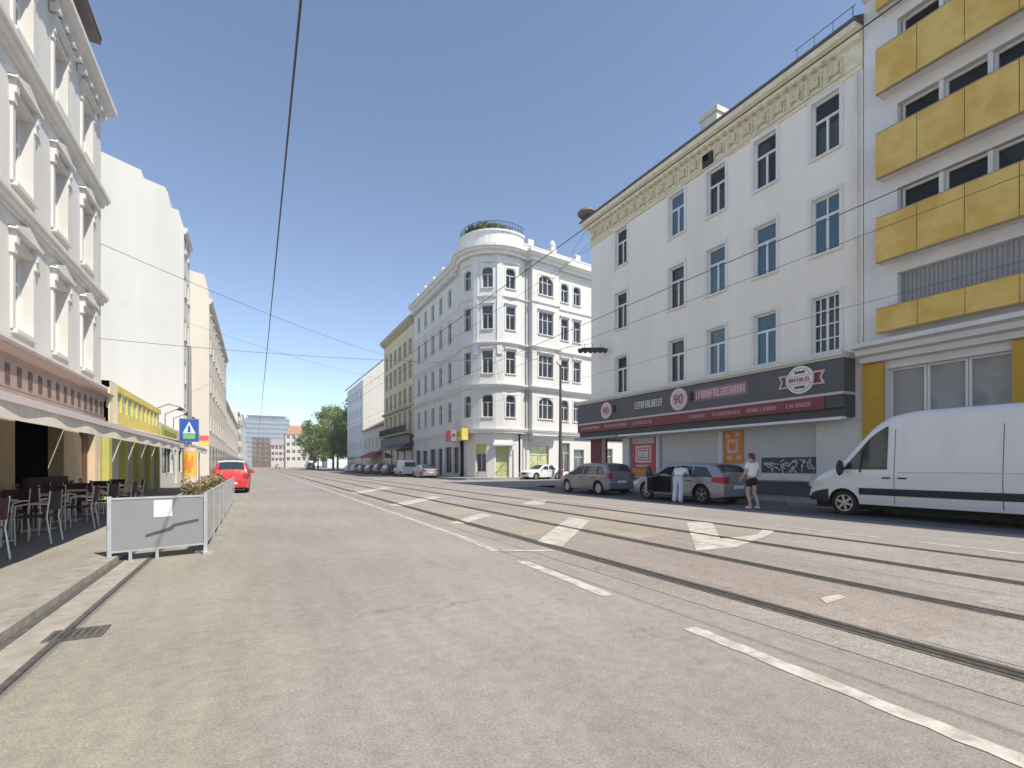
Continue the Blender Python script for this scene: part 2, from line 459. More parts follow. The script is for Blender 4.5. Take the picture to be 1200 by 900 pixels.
redm = mat('dark_red_paint', (0.23, 0.035, 0.045), 0.5, 0.08, 3)
redp = mat('poster_red', (0.62, 0.10, 0.10), 0.6, 0.1, 3)
orgp = mat('poster_orange', (0.75, 0.27, 0.06), 0.6, 0.1, 3)
whp = mat('poster_white', (0.80, 0.78, 0.77), 0.6)
pinkp = mat('letter_pink', (0.78, 0.50, 0.52), 0.6)
fasc = mat('charcoal_fascia', (0.085, 0.082, 0.088), 0.45, 0.1, 1)
amber = amber_mat()
ambw = mat('amber_wall', (0.60, 0.34, 0.04), 0.7, 0.08, 2)
greym = mat('grey_metal', (0.33, 0.33, 0.34), 0.45, 0.08, 4, metal=0.4)
galv = mat('galvanised_metal', (0.52, 0.53, 0.53), 0.4, 0.1, 6, metal=0.6)
blackm = mat('black_metal', (0.025, 0.025, 0.028), 0.5)
yelg = mat('yellow_green_paint', (0.46, 0.46, 0.13), 0.6, 0.08, 2)
yelb = mat('bright_yellow_paint', (0.62, 0.50, 0.12), 0.6, 0.1, 2)
creamp = mat('cream_pillar', (0.72, 0.58, 0.40), 0.8, 0.08, 1.5)
wood = mat('brown_wood', (0.14, 0.06, 0.035), 0.6, 0.2, 5)

# ------------------------------------------------------------------ ground, road, pavements, markings
g = MB(); g.box(-900, 1100, -300, 1900, -0.6, -0.25); struct(g.build('ground', mat('far_ground', (0.20, 0.19, 0.17), 0.95, 0.2, 0.05)))
g = MB()
g.face([(-1.76, -30, 0), (16.4, -30, 0), (16.4, 340, 0), (-1.76, 340, 0)])
g.face([(16.4, 29.0, 0), (90, 36.5, 0), (90, 50.5, 0), (16.4, 43.0, 0)])
struct(g.build('road', asph))
g = MB(); g.face([(3.95, -30, 0.004), (10.45, -30, 0.004), (10.45, 330, 0.004), (3.95, 330, 0.004)]); struct(g.build('tram_track_bed', tramb))
g = MB(); g.face([(13.7, -30, 0.004), (16.4, -30, 0.004), (16.4, 27.2, 0.004), (13.7, 27.6, 0.004)]); struct(g.build('parking_lane', darka))
# repaired rectangles in the tram bed and the driving lane
patch = ground_mat('patch_grey', (0.275, 0.255, 0.232), (0.33, 0.305, 0.28), (1, 0.99, 0.98), seed=9.9, crack=0.2)
patch2 = ground_mat('patch_yellow', (0.325, 0.288, 0.235), (0.375, 0.338, 0.285), (1, 0.97, 0.92), seed=2.9, crack=0.2)
g = MB()
for x0, x1, y0, y1 in ((8.15, 10.4, 2.2, 6.1), (6.5, 7.85, -2, 2.3), (4.7, 6.1, 1.2, 2.0), (8.15, 9.6, 12.5, 15.5)): g.box(x0, x1, y0, y1, 0.0, 0.0075)
struct(g.build('road_patches', patch))
g = MB()
for q in ([(4.7, 8.6), (6.05, 8.9), (6.05, 10.2), (4.7, 9.5)], [(6.4, 7.2), (7.8, 7.6), (7.85, 9.2), (6.4, 8.9)], [(4.7, 13.0), (6.0, 13.4), (6.0, 15.6), (4.7, 14.8)]): g.prism(q, 0.0, 0.0075)
struct(g.build('yellowed_road_patches', patch2))
g = MB()
rm = random.Random(11)
def dash(x, w, y0, y1, z=0.0045):
    n = max(2, int((y1-y0)/0.12)); lft = []; rgt = []
    if y1 - y0 > 12: n = 60
    for i in range(n+1):
        y = y0 + (y1-y0)*i/n; j = 0.012
        xx = x(y) if callable(x) else x
        lft.append((xx - w/2 + rm.uniform(-j, j), y, z)); rgt.append((xx + w/2 + rm.uniform(-j, j), y, z))
    for i in range(n): g.face([lft[i], rgt[i], rgt[i+1], lft[i+1]])
lane = lambda y: 3.22 + 0.33 * min(1, max(0, (y - 1) / 8))
dash(lane, 0.13, -3.0, -0.4); dash(lane, 0.14, 0.2, 3.07); dash(lane, 0.16, 4.21, 6.35)
dash(lane, 0.15, 7.27, 22); dash(lane, 0.13, 22, 120)
dash(10.7, 0.12, -8, 4.6); dash(10.68, 0.09, 5.2, 7.6); dash(10.7, 0.12, 12, 25)
g.face([(x, y, 0.0095) for x, y in [(3.5, 7.15), (4.25, 6.8), (4.33, 6.9), (3.6, 7.3)]])
for q in ([(4.05, 11.15), (4.4, 10.97), (5.84, 12.48), (5.72, 13.08)], [(4.55, 7.81), (4.64, 7.12), (7.5, 10.19), (7.36, 10.94)],
          [(6.35, 5.77), (7.2, 5.7), (7.78, 6.49), (9.78, 8.38), (9.5, 8.94)], [(7.2, 5.7), (8.99, 6.36), (9.85, 6.8), (9.7, 7.01), (8.92, 6.54), (7.78, 6.49)],
          [(4.0, 17.2), (4.4, 16.6), (7.2, 20.5), (7.0, 21.4)], [(4.0, 25.5), (4.4, 24.6), (7.4, 30), (7.2, 31.5)], [(8.4, 15.5), (8.9, 14.9), (10.2, 16.7), (10.0, 17.4)],
          [(5.1, 2.97), (5.52, 3.01), (5.6, 3.12), (5.23, 3.12)]):
    g.face([(x, y, 0.0095) for x, y in q])
struct(g.build('lane_markings', paint))
# kerbs and pavements
g = MB(); g.box(-14, -2.06, -30, 330, -0.2, 0.088); struct(g.build('pavement_on_the_cafe_side', pave))
g = MB()
y = -30.0
while y < 330:
    l_ = 1.2 if y < 60 else 8.0
    g.box(-2.056, -1.765, y, y + l_ - 0.012, -0.2, 0.092); y += l_
struct(g.build('kerb', kerbm))
g = MB()
y = -30.0
while y < 60:
    g.box(-1.70, -1.44, y, y + 0.9 - 0.015, -0.2, 0.009); y += 0.9
struct(g.build('gutter_setts', mat('gutter_setts', (0.30, 0.275, 0.24), 0.85, 0.2, 5, 0.3, 40)))
g = MB(); g.box(-1.44, -1.385, -30, 60, -0.1, 0.0095); g.box(-1.764, -1.70, -30, 60, -0.1, 0.0145); struct(g.build('gutter_joint', tar))
g = MB(); g.prism([(16.7, -30), (90, -30), (90, 34.9), (21.5, 28.0), (18.6, 27.6), (17.2, 26.6), (16.7, 25.0)], -0.2, 0.13)
struct(g.build('pavement_below_the_shop_fascia', pave))
g = MB(); kp = [(16.4, -30), (16.4, 25.0), (16.95, 26.85), (18.5, 27.9), (21.5, 28.3), (90, 35.2)]
g.sweep(kp[::-1], [(0.0, -0.2), (0.0, 0.132), (-0.28, 0.132), (-0.28, -0.2)]); struct(g.build('kerb_around_the_corner', kerbm))
g = MB(); g.prism([(90, 51.2), (90, 120), (90, 330), (17.8, 330), (17.8, 47.5), (18.6, 45.4), (20.6, 44.1), (24, 44.1)], -0.2, 0.13)
struct(g.build('pavement_beyond_the_crossing', pave))
g = MB(); kp = [(90, 50.9), (24, 43.8), (20.5, 43.8), (18.4, 45.1), (17.5, 47.4), (17.5, 330)]
g.sweep(kp[::-1], [(0.28, -0.2), (0.28, 0.132), (0.0, 0.132), (0.0, -0.2)]); struct(g.build('kerb_beyond_the_crossing', kerbm))
# tram rails: head, groove, guard, tar joints
rail_txt = {4.5: 'dark grooved tram rail nearest the white dashed lane line', 6.2: 'second grooved tram rail out from the white dashed lane line',
            8.0: 'grooved tram rail that is third from the dashed line, second from the parked cars', 9.75: 'grooved tram rail nearest the parked cars and van'}
for x, lab in rail_txt.items():
    g = MB()
    for a, b, z, mi in ((-0.115, -0.062, 0.0085, 2), (-0.06, 0.0, 0.0145, 0), (0.0, 0.042, 0.010, 1), (0.042, 0.066, 0.0135, 0), (0.068, 0.125, 0.0085, 2)):
        g.box(x+a, x+b, -30, 300, -0.05, z, mi)
    o = g.build('tram_rail', [steel, groove, tar]); tag(o, lab, 'tram rail', 'tram rails in the road')
g = MB(); g.box(-1.50, -1.12, 5.12, 5.44, -0.05, 0.013)
for k in range(7): g.box(-1.47 + k*0.05, -1.445 + k*0.05, 5.15, 5.41, 0.0, 0.0155, 1)
tag(g.build('drain_grate', [mat('grate_iron', (0.10, 0.095, 0.085), 0.8, 0.3, 20), steel]), 'dark iron drain grate set in the road beside the kerb', 'drain')

# ------------------------------------------------------------------ LEFT: ornate grey-white house
def hood_left(w, h):
    m = MB(); a = w/2
    m.xprism([(-a-0.28, h+0.34), (a+0.28, h+0.34), (a+0.28, h+0.42), (-a-0.28, h+0.42)], -0.17, 0.0)
    m.xprism([(-a-0.2, h+0.24), (a+0.2, h+0.24), (a+0.22, h+0.338), (-a-0.22, h+0.338)], -0.12, 0.0)
    for s in (-1, 1):
        x0, x1 = sorted((s*(a+0.03), s*(a+0.19)))
        for q0, q1, d in ((h+0.02, h+0.238, 0.1), (h-0.16, h+0.02, 0.07)): m.box(x0, x1, -d, 0.0, q0, q1)
    return m.data('window_hood', lt)
def hood_ped(w, h):
    m = MB(); a = w/2
    m.xprism([(-a-0.28, h+0.3), (a+0.28, h+0.3), (a+0.28, h+0.38), (-a-0.22, h+0.38)], -0.17, 0.0)
    m.xprism([(-a-0.26, h+0.382), (a+0.26, h+0.382), (0, h+0.64)], -0.14, 0.0)
    for s in (-1, 1):
        x0, x1 = sorted((s*(a+0.03), s*(a+0.19)))
        for q0, q1, d in ((h+0.0, h+0.298, 0.13), (h-0.22, h+0.0, 0.09)): m.box(x0, x1, -d, 0.0, q0, q1)
    return m.data('window_hood', lt)
lb = thing('ornate_house', 'ornate grey-white house with hooded windows and moulded cornices above the cafe awning', 'house', (-5, 10, 0))
O, U = (-5, -8), (0, 1); AT, RZ = frame_of(O, U)
cols = [21.1, 18.55, 16.0, 13.45, 10.9, 8.35, 5.8, 3.25]
ops = []
for y in cols:
    for zb, hh in ((4.55, 1.95), (7.95, 2.0), (11.55, 1.75)): ops.append((y+8-0.52, y+8+0.52, zb, zb+hh))
g = MB(); facade_mesh(g, O, U, 30.8, 4.0, 14.2, ops, 0.30)
g.box(-12, -5.001, 22.5, 22.79, 4, 14.2); g.face([(-12, -8, 4), (-5, -8, 4), (-5, -8, 14.2), (-12, -8, 14.2)]); g.face([(-12, -8, 0), (-12, 22.8, 0), (-12, 22.8, 17), (-12, -8, 17)])
g.build('wall', lw, lb)
path = [(-5, -8), (-5, 22.8), (-9, 22.8)]
def cornice(z, out, h, name='cornice', m=lt, p=path, root=lb):
    q = MB(); q.sweep(p, [(0.002, z), (out*0.35, z), (out*0.4, z+h*0.3), (out*0.75, z+h*0.42), (out*0.8, z+h*0.62), (out, z+h*0.68), (out, z+h), (0.002, z+h+0.03)])
    return q.build(name, m, root)
cornice(14.05, 0.40, 0.5); cornice(7.2, 0.2, 0.34, 'string_course'); cornice(10.75, 0.24, 0.42, 'string_course'); cornice(4.02, 0.2, 0.22, 'string_course')
g = MB(); g.box(0.02, 0.24, -0.09, 0.09, 0, 0.22); brk = g.data('cornice_bracket', lt)
for i in range(52): link('cornice_bracket', brk, lb, (0, -17.6 + i*0.59, 13.78))
for fl, (zb, hh, hood, st) in enumerate(((4.55, 1.95, hood_ped, 'T'), (7.95, 2.0, hood_ped, 'T'), (11.55, 1.75, hood_left, 'T'))):
    d = win_kind(f'left{fl}', 1.04, hh, 0.30, winw, pn_l, st, sill=lt, hood=hood, curtain=curt, surround=lt)
    for i, y in enumerate(cols): put_window(d, lb, AT, RZ, y+8, zb, 1 if (i*3+fl*2) % 5 == 0 else 5)
# attic behind the cornice: dark glazed strip, brown eave
g = MB(); g.box(-9, -5.45, -8, 22.3, 14.5, 15.2, 0); g.box(-9, -5.5, -8, 22.25, 15.2, 16.5, 1)
for i in range(16): g.box(-5.5, -5.42, -7.9 + i*1.95, -7.7 + i*1.95, 15.2, 16.5, 2)
g.build('attic', [lw, pn_far, mat('brown_attic_post', (0.30, 0.17, 0.11), 0.7)], lb)
g = MB(); g.box(-9.5, -4.95, -8.2, 22.6, 16.5, 16.66, 0); g.xprism([(-9.5, 16.662), (-4.9, 16.662), (-6.4, 18.2), (-9.5, 18.2)], -8.2, 22.6, 0)
g.build('roof', mat('attic_roof', (0.16, 0.14, 0.13), 0.7, 0.15, 2), lb)
# ground floor of the cafe
ops = [(15.6+8, 18.9+8, 0.13, 2.62), (20.3+8, 22.1+8, 0.13, 2.6), (9.2+8, 13.4+8, 0.13, 2.62), (3.4+8, 7.6+8, 0.13, 2.62)]
g = MB(); facade_mesh(g, O, U, 30.8, 0.1, 2.92, ops, 0.35); g.build('cafe_front', creamp, lb)
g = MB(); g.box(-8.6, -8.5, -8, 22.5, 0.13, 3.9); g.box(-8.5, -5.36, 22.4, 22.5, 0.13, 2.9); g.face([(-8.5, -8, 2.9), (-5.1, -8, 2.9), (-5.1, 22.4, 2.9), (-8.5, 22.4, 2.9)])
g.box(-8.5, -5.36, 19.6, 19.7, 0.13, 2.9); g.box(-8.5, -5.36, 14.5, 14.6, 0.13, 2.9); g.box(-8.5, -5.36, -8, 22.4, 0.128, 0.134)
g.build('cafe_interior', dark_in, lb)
g = MB(); g.box(-5.28, -5.2, 20.36, 21.0, 0.14, 2.55); g.box(-5.28, -5.2, 21.5, 22.04, 0.14, 2.55); g.box(-5.29, -5.19, 21.05, 21.45, 0.2, 0.9, 0); g.box(-5.27, -5.21, 21.05, 21.45, 0.95, 2.5, 1)
g.build('door', [wood, pn_d], lb)
pinkf = mat('pink_fascia', (0.34, 0.25, 0.215), 0.8, 0.08, 2)
g = MB(); g.box(-5.0, -4.86, -8, 22.75, 2.92, 3.12); g.box(-5.0, -4.86, -8, 22.75, 3.72, 3.86); g.box(-5.0, -4.93, -8, 22.75, 3.12, 3.72)
y = -7.9
while y < 22.4: g.box(-4.93, -4.85, y, y + 0.62, 3.12, 3.72); g.box(-4.85, -4.835, y+0.2, y+0.42, 3.2, 3.64, 1); y += 0.62
g.build('shop_fascia', [pinkf, mat('fascia_slot', (0.10, 0.065, 0.06), 0.8)], lb)
g = MB(); g.sweep(path, [(0.14, 3.862), (0.30, 3.9), (0.32, 3.98), (0.002, 4.02)]); g.build('shop_cornice', mat('red_cornice', (0.40, 0.28, 0.24), 0.8), lb)
# awning
aw = thing('awning', 'long white awning with pale valance reaching out over the cafe tables', 'awning', (-4.9, 7, 2.9))
awm = mat('awning_cloth', (0.66, 0.63, 0.60), 0.9, 0.06, 2); awp = mat('awning_rail', (0.62, 0.55, 0.56), 0.6)
g = MB(); n = 8
for i in range(n):
    t0, t1 = i/n, (i+1)/n
    f = lambda t: (-4.84 + t*2.5, 2.92 - 0.80*t - 0.10*math.sin(math.pi*t)*0.6)
    (x0, z0), (x1, z1) = f(t0), f(t1)
    g.mesh([(x0, 4.6, z0), (x0, 20.2, z0), (x1, 20.2, z1), (x1, 4.6, z1), (x0, 4.6, z0+.012), (x0, 20.2, z0+.012), (x1, 20.2, z1+.012), (x1, 4.6, z1+.012)], [(0,1,2,3), (7,6,5,4), (0,4,5,1), (2,6,7,3), (1,5,6,2), (3,7,4,0)])
g.build('cloth', awm, aw)
g = MB(); g.box(-2.36, -2.27, 4.6, 20.2, 2.06, 2.15); g.build('front_rail', awp, aw)
g = MB(); rv = random.Random(5); y = 4.6; k = 0
while y < 20.15:
    a = 1.885
    x0 = -2.30 + 0.012*math.sin(y*4); x1 = -2.30 + 0.012*math.sin((y+0.2)*4)
    g.face([(x0, y, a), (x1, y+0.2, a), (x1, y+0.2, 2.06), (x0, y, 2.06)]); y += 0.2; k += 1
g.build('valance', mat('valance_cloth', (0.72, 0.68, 0.60), 0.9, 0.12, 5), aw)
for y in (5.5, 8, 12, 16.5):
    g = MB(); g.tube([(-4.86, y, 2.75), (-3.6, y+0.5, 2.35), (-2.34, y, 2.09)], 0.022); g.build('arm', galv, aw)

# low yellow-green shop
gb = thing('yellow_green_shop', 'low shop house with yellow-green pillars and a yellow glazed upper band', 'shop', (-5, 28.5, 0))
g = MB(); g.box(-14, -6.2, 22.85, 33.9, 0.1, 4.3)
ops2 = [(0.5 + k*2.65, 0.5 + k*2.65 + 2.1, 0.14, 2.75) for k in range(4)]
facade_mesh(g, (-5, 22.85), (0, 1), 11.1, 0.1, 2.95, ops2, 0.3); g.box(-6.2, -5.0, 33.6, 33.9, 0.1, 4.3); g.build('wall', mat('pale_shop_wall', (0.66, 0.64, 0.58), 0.9, 0.06, 1), gb)
A2, RZ2 = frame_of((-5, 22.85), (0, 1))
dsh = win_kind('greenshop', 2.1, 2.6, 0.3, wing, glass('pane_shop', (0.7, 0.72, 0.74), (0.10, 0.11, 0.12), 0.55), 'bar')
for a, b, c, d_ in ops2: put_window(dsh, gb, A2, RZ2, (a+b)/2, 0.145)
for y in (22.9, 25.5, 28.15, 30.8, 33.4):
    g = MB(); g.box(-4.99, -4.78, y, y+0.42, 0.13, 2.92); g.build('pillar', yelg, gb)
g = MB(); g.box(-5, -4.8, 22.86, 33.9, 2.95, 3.5, 0); g.box(-4.99, -4.86, 22.86, 33.9, 3.5, 4.25, 1); g.box(-5, -4.76, 22.86, 33.9, 4.25, 4.5, 0)
for i in range(11): g.box(-4.86, -4.79, 22.87 + i, 22.97 + i, 3.5, 4.25, 0 if i > 6 else 2)
g.build('upper_band', [yelb, mat('band_glass', (0.30, 0.42, 0.42), 0.2, 0.4, 1.2), yelb], gb)
g = MB(); g.box(-5.0, -4.75, 22.86, 24.0, 2.95, 4.52); g.build('end_pier', mat('pier_cream', (0.70, 0.62, 0.42), 0.8), gb)
a2 = thing('awning', 'short grey-white awning over the yellow-green shop front', 'awning', (-4.8, 28, 2.9))
g = MB(); g.xprism([(-4.76, 2.93), (-2.5, 2.3), (-2.5, 2.33), (-4.76, 2.96)], 23.2, 33.2); g.build('cloth', awm, a2)
g = MB(); g.box(-2.54, -2.47, 23.2, 33.2, 2.24, 2.32); g.build('front_rail', awp, a2)
g = MB(); g.box(-2.51, -2.495, 23.2, 33.2, 2.02, 2.24); g.build('valance', awm, a2)
# white single-storey shop before the party wall
ws = thing('white_shop', 'low white shop with a dark window and a yellow-green name board', 'shop', (-5, 40, 0))
g = MB(); g.box(-14, -5.6, 34.0, 45.9, 0.1, 3.9); ops3 = [(2.0, 6.2, 0.9, 2.7), (7.2, 8.4, 0.14, 2.6), (9.2, 11.4, 0.9, 2.7)]
facade_mesh(g, (-5, 34.0), (0, 1), 11.9, 0.1, 3.9, ops3, 0.25); g.face([(-5.6, 34, 3.9), (-5, 34, 3.9), (-5, 45.9, 3.9), (-5.6, 45.9, 3.9)]); g.face([(-5.6, 34, 0), (-5, 34, 0), (-5, 34, 3.9), (-5.6, 34, 3.9)])
g.build('wall', white_w, ws)
A3, RZ3 = frame_of((-5, 34.0), (0, 1))
for i, (a, b, c, d_) in enumerate(ops3): put_window(win_kind(f'ws{i}', b-a, d_-c, 0.25, wind, pn_far, 'triple'), ws, A3, RZ3, (a+b)/2, c)
g = MB(); g.box(-5.0, -4.86, 34.6, 41.5, 3.05, 3.7, 0)
for i in range(16): g.box(-4.86, -4.845, 35.6+i*0.32, 35.6+i*0.32+0.16+0.06*(i % 3), 3.22, 3.5, 1)
g.build('name_board', [yelg, mat('olive_letters', (0.20, 0.22, 0.03), 0.6)], ws)
for k, y in enumerate((35.3, 38.6, 42.2)):
    f = MB(); f.tube([(-5.2, y, 3.9), (-5.2, y, 4.7), (-4.6, y, 5.0), (-4.0, y, 4.85)], 0.025, mi=0); f.lathe([(0.02, 0.18), (0.08, 0.14), (0.26, 0.0), (0.24, 0.0), (0.02, 0.1)], (-4.0, y, 4.68), 12)
    f.build('gooseneck_lamp', blackm, ws)

# white tall house with the bare gable, and the row behind it
def row_house(name, lab, x, y0, y1, z, prof, wm, wins, fl, wf=winw, pane=pn_far, w=1.0, h=1.7, first=4.5, pitch=3.4, trim=None, step=3.0, balc=False, cat='house', ground=True):
    root = thing(name, lab, cat, (x, (y0+y1)/2, 0))
    O = (x, y0); U = (0, 1); at, rz = frame_of(O, U); W = y1 - y0
    us = [step*0.5 + i*step for i in range(int(W/step))]
    ops = [(u-w/2, u+w/2, first+k*pitch, first+k*pitch+h) for u in us for k in range(fl)]
    g = MB(); facade_mesh(g, O, U, W, 0.1, z, ops, 0.2)
    if prof:                                     # gable towards the camera, pushed back along the street
        n = len(prof); v = [(a, y0, b) for a, b in prof] + [(a, y1, b) for a, b in prof]
        g.mesh(v, [tuple(range(n)), tuple(reversed(range(n, 2*n)))] + [(i, i+1, n+i+1, n+i) for i in range(1, n-1)])
    else:
        for yy in (y0, y1): g.face([(x, yy, 0.1), (x-14, yy, 0.1), (x-14, yy, z), (x, yy, z)])
        g.face([(x, y0, z), (x-14, y0, z), (x-14, y1, z), (x, y1, z)])
    g.build('wall', wm, root)
    d = win_kind(f'{name}{w}{h}{pane.name}', w, h, 0.2, wf, pane, 'T', sill=wm)
    for i, u in enumerate(us):
        for k in range(fl): put_window(d, root, at, rz, u, first + k*pitch)
    q = MB(); q.sweep([(x, y0), (x, y1)], [(0.002, z-0.5), (0.12, z-0.45), (0.26, z-0.2), (0.26, z), (0.002, z+0.02)]); q.build('cornice', trim or wm, root)
    if balc:
        for k in range(fl):
            for yy in (y0+2.5, y0+9.5, y0+16.5):
                if yy + 3.4 < y1:
                    q = MB(); q.box(x+0.004, x+0.6, yy, yy+3.4, first+k*pitch-0.5, first+k*pitch-0.3); q.box(x+0.52, x+0.6, yy, yy+3.4, first+k*pitch-0.3, first+k*pitch+0.65); q.box(x+0.004, x+0.52, yy, yy+0.08, first+k*pitch-0.3, first+k*pitch+0.65); q.build('balcony', trim or wm, root)
    if ground:
        q = MB()
        for i in range(int(W/4)): q.box(x+0.005, x+0.06, y0+0.5+i*4, y0+3.6+i*4, 0.3, 3.1)
        q.build('shop_glazing', pn_far, root)
    return root
row_house('tall_white_house', 'tall white house whose blank gable faces the street end, stepped rounded roof edge', -5, 46, 49.9, 19.9,
          [(-5, 0.1), (-5, 19.9), (-5.3, 20.9), (-5.34, 21.2), (-5.9, 21.25), (-6.0, 22.3), (-6.2, 22.75), (-6.4, 22.8), (-7.6, 23.1), (-7.7, 23.65), (-10.2, 24.4), (-16, 25.9), (-16, 0.1)],
          white_w, None, 5, step=1.9, w=0.9)
row_house('tall_cream_house', 'tall cream house standing forward of the white gable, with a narrow sunlit end wall', -3.6, 50, 78, 15.8,
          [(-3.6, 0.1), (-3.6, 15.8), (-3.67, 16.3), (-3.95, 17.8), (-5.05, 18.0), (-9, 19.6), (-14, 19.6), (-14, 0.1)], cream_w, None, 4, trim=cream_w, step=3.4, w=0.9, h=1.5)
row_house('cream_terrace_house', 'lower cream street house beyond the tall cream one, plain cornice', -3.9, 78.2, 136, 10.6, None, cream_w, None, 2, step=4.1, w=0.9)
row_house('white_balcony_house', 'white house with stacked balconies further down the left row', -3.9, 136.2, 190, 14.5, None, white_w, None, 4, pitch=3.0, first=3.6, step=4.5, balc=True)
row_house('far_white_house', 'pale house closing the left row near the far end of the street', -4.2, 190.3, 262, 19, None, white_w, None, 4, step=4.8)
row_house('far_terrace', 'dim beige house last in the left row before the grey tower', -4.6, 262.4, 330, 15, None, cream_w, None, 3, step=5.8)
# ------------------------------------------------------------------ CORNER HOUSE with round tower bay
cb = thing('corner_house', 'white ornate corner house with a rounded tower bay and planted roof terrace', 'house', (24, 52, 0))
TC = Vector((23.3, 49.3)); TR = 3.8
def tp(deg, r=TR): return (TC.x + r*math.cos(R(deg)), TC.y + r*math.sin(R(deg)))
BO = Vector((24.92, 45.86)); BU = Vector((math.cos(R(8)), math.sin(R(8)))); BN = Vector((BU.y, -BU.x))
def bp(u, n=0.0): q = BO + BU*u + BN*n; return (q.x, q.y)
ZT = 23.3
rows = [(6.35, 2.3), (10.85, 2.35), (15.4, 2.4), (19.65, 2.1)]
wall = MB()
def seg(p, q, wins, w, z0=4.7, z1=ZT, depth=0.25, hs=None, drop=()):
    """flat wall piece from p to q; wins = list of u centres; returns placement"""
    p = Vector(p); q = Vector(q); U = q - p; L = U.length
    ops = []
    for u in wins:
        for k, (zb, hh) in enumerate(rows):
            if k in drop: continue
            ops.append((u-w/2, u+w/2, zb, zb+hh))
    facade_mesh(wall, p, U, L, z0, z1, ops, depth)
    at, rz = frame_of(p, U)
    return at, rz
def hood_c(w, h):
    m = MB(); a = w/2
    m.box(-a-0.18, a+0.18, -0.22, 0.0, h+0.2, h+0.3); m.box(-a-0.1, a+0.1, -0.1, 0.0, h+0.05, h+0.2)
    return m.data('window_hood', ct)
def ckind(w, row, st='T'):
    hh = rows[row][1]
    return win_kind(f'corner{w}{row}{st}', w, hh, 0.25, wing, pn_d if row % 2 else pn_d, st, sill=ct, hood=hood_c if row in (1, 2) else None,
                    arch='corner_stucco' if row in (0, 3) else False, surround=ct, curtain=curt)
wc = random.Random(4)
def put_rows(at, rz, us, w, st='T', skip=()):
    for u in us:
        for k in range(4):
            if k in skip: continue
            put_window(ckind(w, k, st), cb, at, rz, u, rows[k][0], wc.choice((0, 0, 1, 2, 3, 5)))
# street side
leftcols = [69 - y for y in (66.6, 63.6, 60.6, 57.6, 54.4)]
at, rz = seg((20, 69), (20, 51.2), leftcols, 1.1); put_rows(at, rz, leftcols, 1.1)
# tower: piers and window facets
angs = [(150, 168, 0), (168, 183, 0), (183, 209, 1), (209, 221, 0), (221, 247, 1), (247, 259, 0), (259, 285, 1), (285, 295, 0)]
pil = MB()
for a0, a1, win in angs:
    p, q = Vector(tp(a0)), Vector(tp(a1)); c = (q - p).length/2
    at, rz = seg(p, q, [c] if win else [], 1.12)
    if win: put_rows(at, rz, [c], 1.12)
    elif a0 >= 200 and a0 < 280:
        U = (q-p).normalized(); N = Vector((U.y, -U.x)); m = (p+q)/2 + N*0.05
        pil.obox((m.x, m.y, 17.7), U*0.28, N*0.08, (0, 0, 4.9))
# side street face with its oriel
path_up = [(20, 69), (20, 51.2)] + [tp(a) for a in (168, 183, 196, 209, 221, 234, 247, 259, 272, 285)] + [bp(0.0), bp(0.9), bp(0.9, 0.6), bp(4.6, 0.6), bp(4.6), bp(25)]
path_flat = [(20, 69), (20, 51.2)] + [tp(a) for a in (168, 183, 196, 209, 221, 234, 247, 259, 272, 285)] + [bp(0.0), bp(25)]
seg(bp(0), bp(0.9), [], 1); seg(bp(0.9), bp(0.9, 0.6), [], 1, 5.0); seg(bp(4.6, 0.6), bp(4.6), [], 1, 5.0)
at, rz = seg(bp(0.9, 0.6), bp(4.6, 0.6), [1.85], 2.0, 5.0); put_rows(at, rz, [1.85], 2.0, 'triple')
rcols = [1.35, 3.2, 6.4, 8.4, 11.2, 13.2, 16, 18]
at, rz = seg(bp(4.6), bp(25), rcols, 1.1); put_rows(at, rz, rcols, 1.1)
# ground floor
gops_l = [(0.9, 3.0, 0.5, 3.4), (4.0, 6.0, 0.14, 3.3), (7.2, 9.4, 0.5, 3.4), (10.4, 12.0, 0.14, 3.4), (13.0, 15.2, 0.5, 3.5), (15.7, 17.4, 0.5, 3.4)]
facade_mesh(wall, (20, 69), (0, -1), 17.8, 0.1, 4.7, gops_l, 0.3); gl_l = frame_of((20, 69), (0, -1))
gt = [(155, 185, 0), (185, 207, 0), (207, 232, 1), (232, 245, 0), (245, 275, 2), (275, 295, 0)]
GR = 3.35; gtw = []
for a0, a1, win in gt:
    p, q = Vector(tp(a0, GR)), Vector(tp(a1, GR)); L = (q-p).length
    o = [(0.15, L-0.15, 0.7, 3.6)] if win == 1 else [(0.15, L-0.15, 0.14, 3.3)] if win == 2 else []
    facade_mesh(wall, p, q-p, L, 0.1, 4.7, o, 0.28)
    if win: gtw.append((p, q-p, L, o[0]))
gops_r = [(1.2, 3.9, 0.6, 3.5), (5.5, 7.0, 0.6, 3.9), (7.6, 9.2, 0.6, 3.2), (11, 14, 0.6, 3.4), (16, 19, 0.6, 3.4)]
facade_mesh(wall, bp(0.0, -0.3), BU, 25, 0.1, 4.7, gops_r, 0.28); gl_r = frame_of(bp(0.0, -0.3), BU)
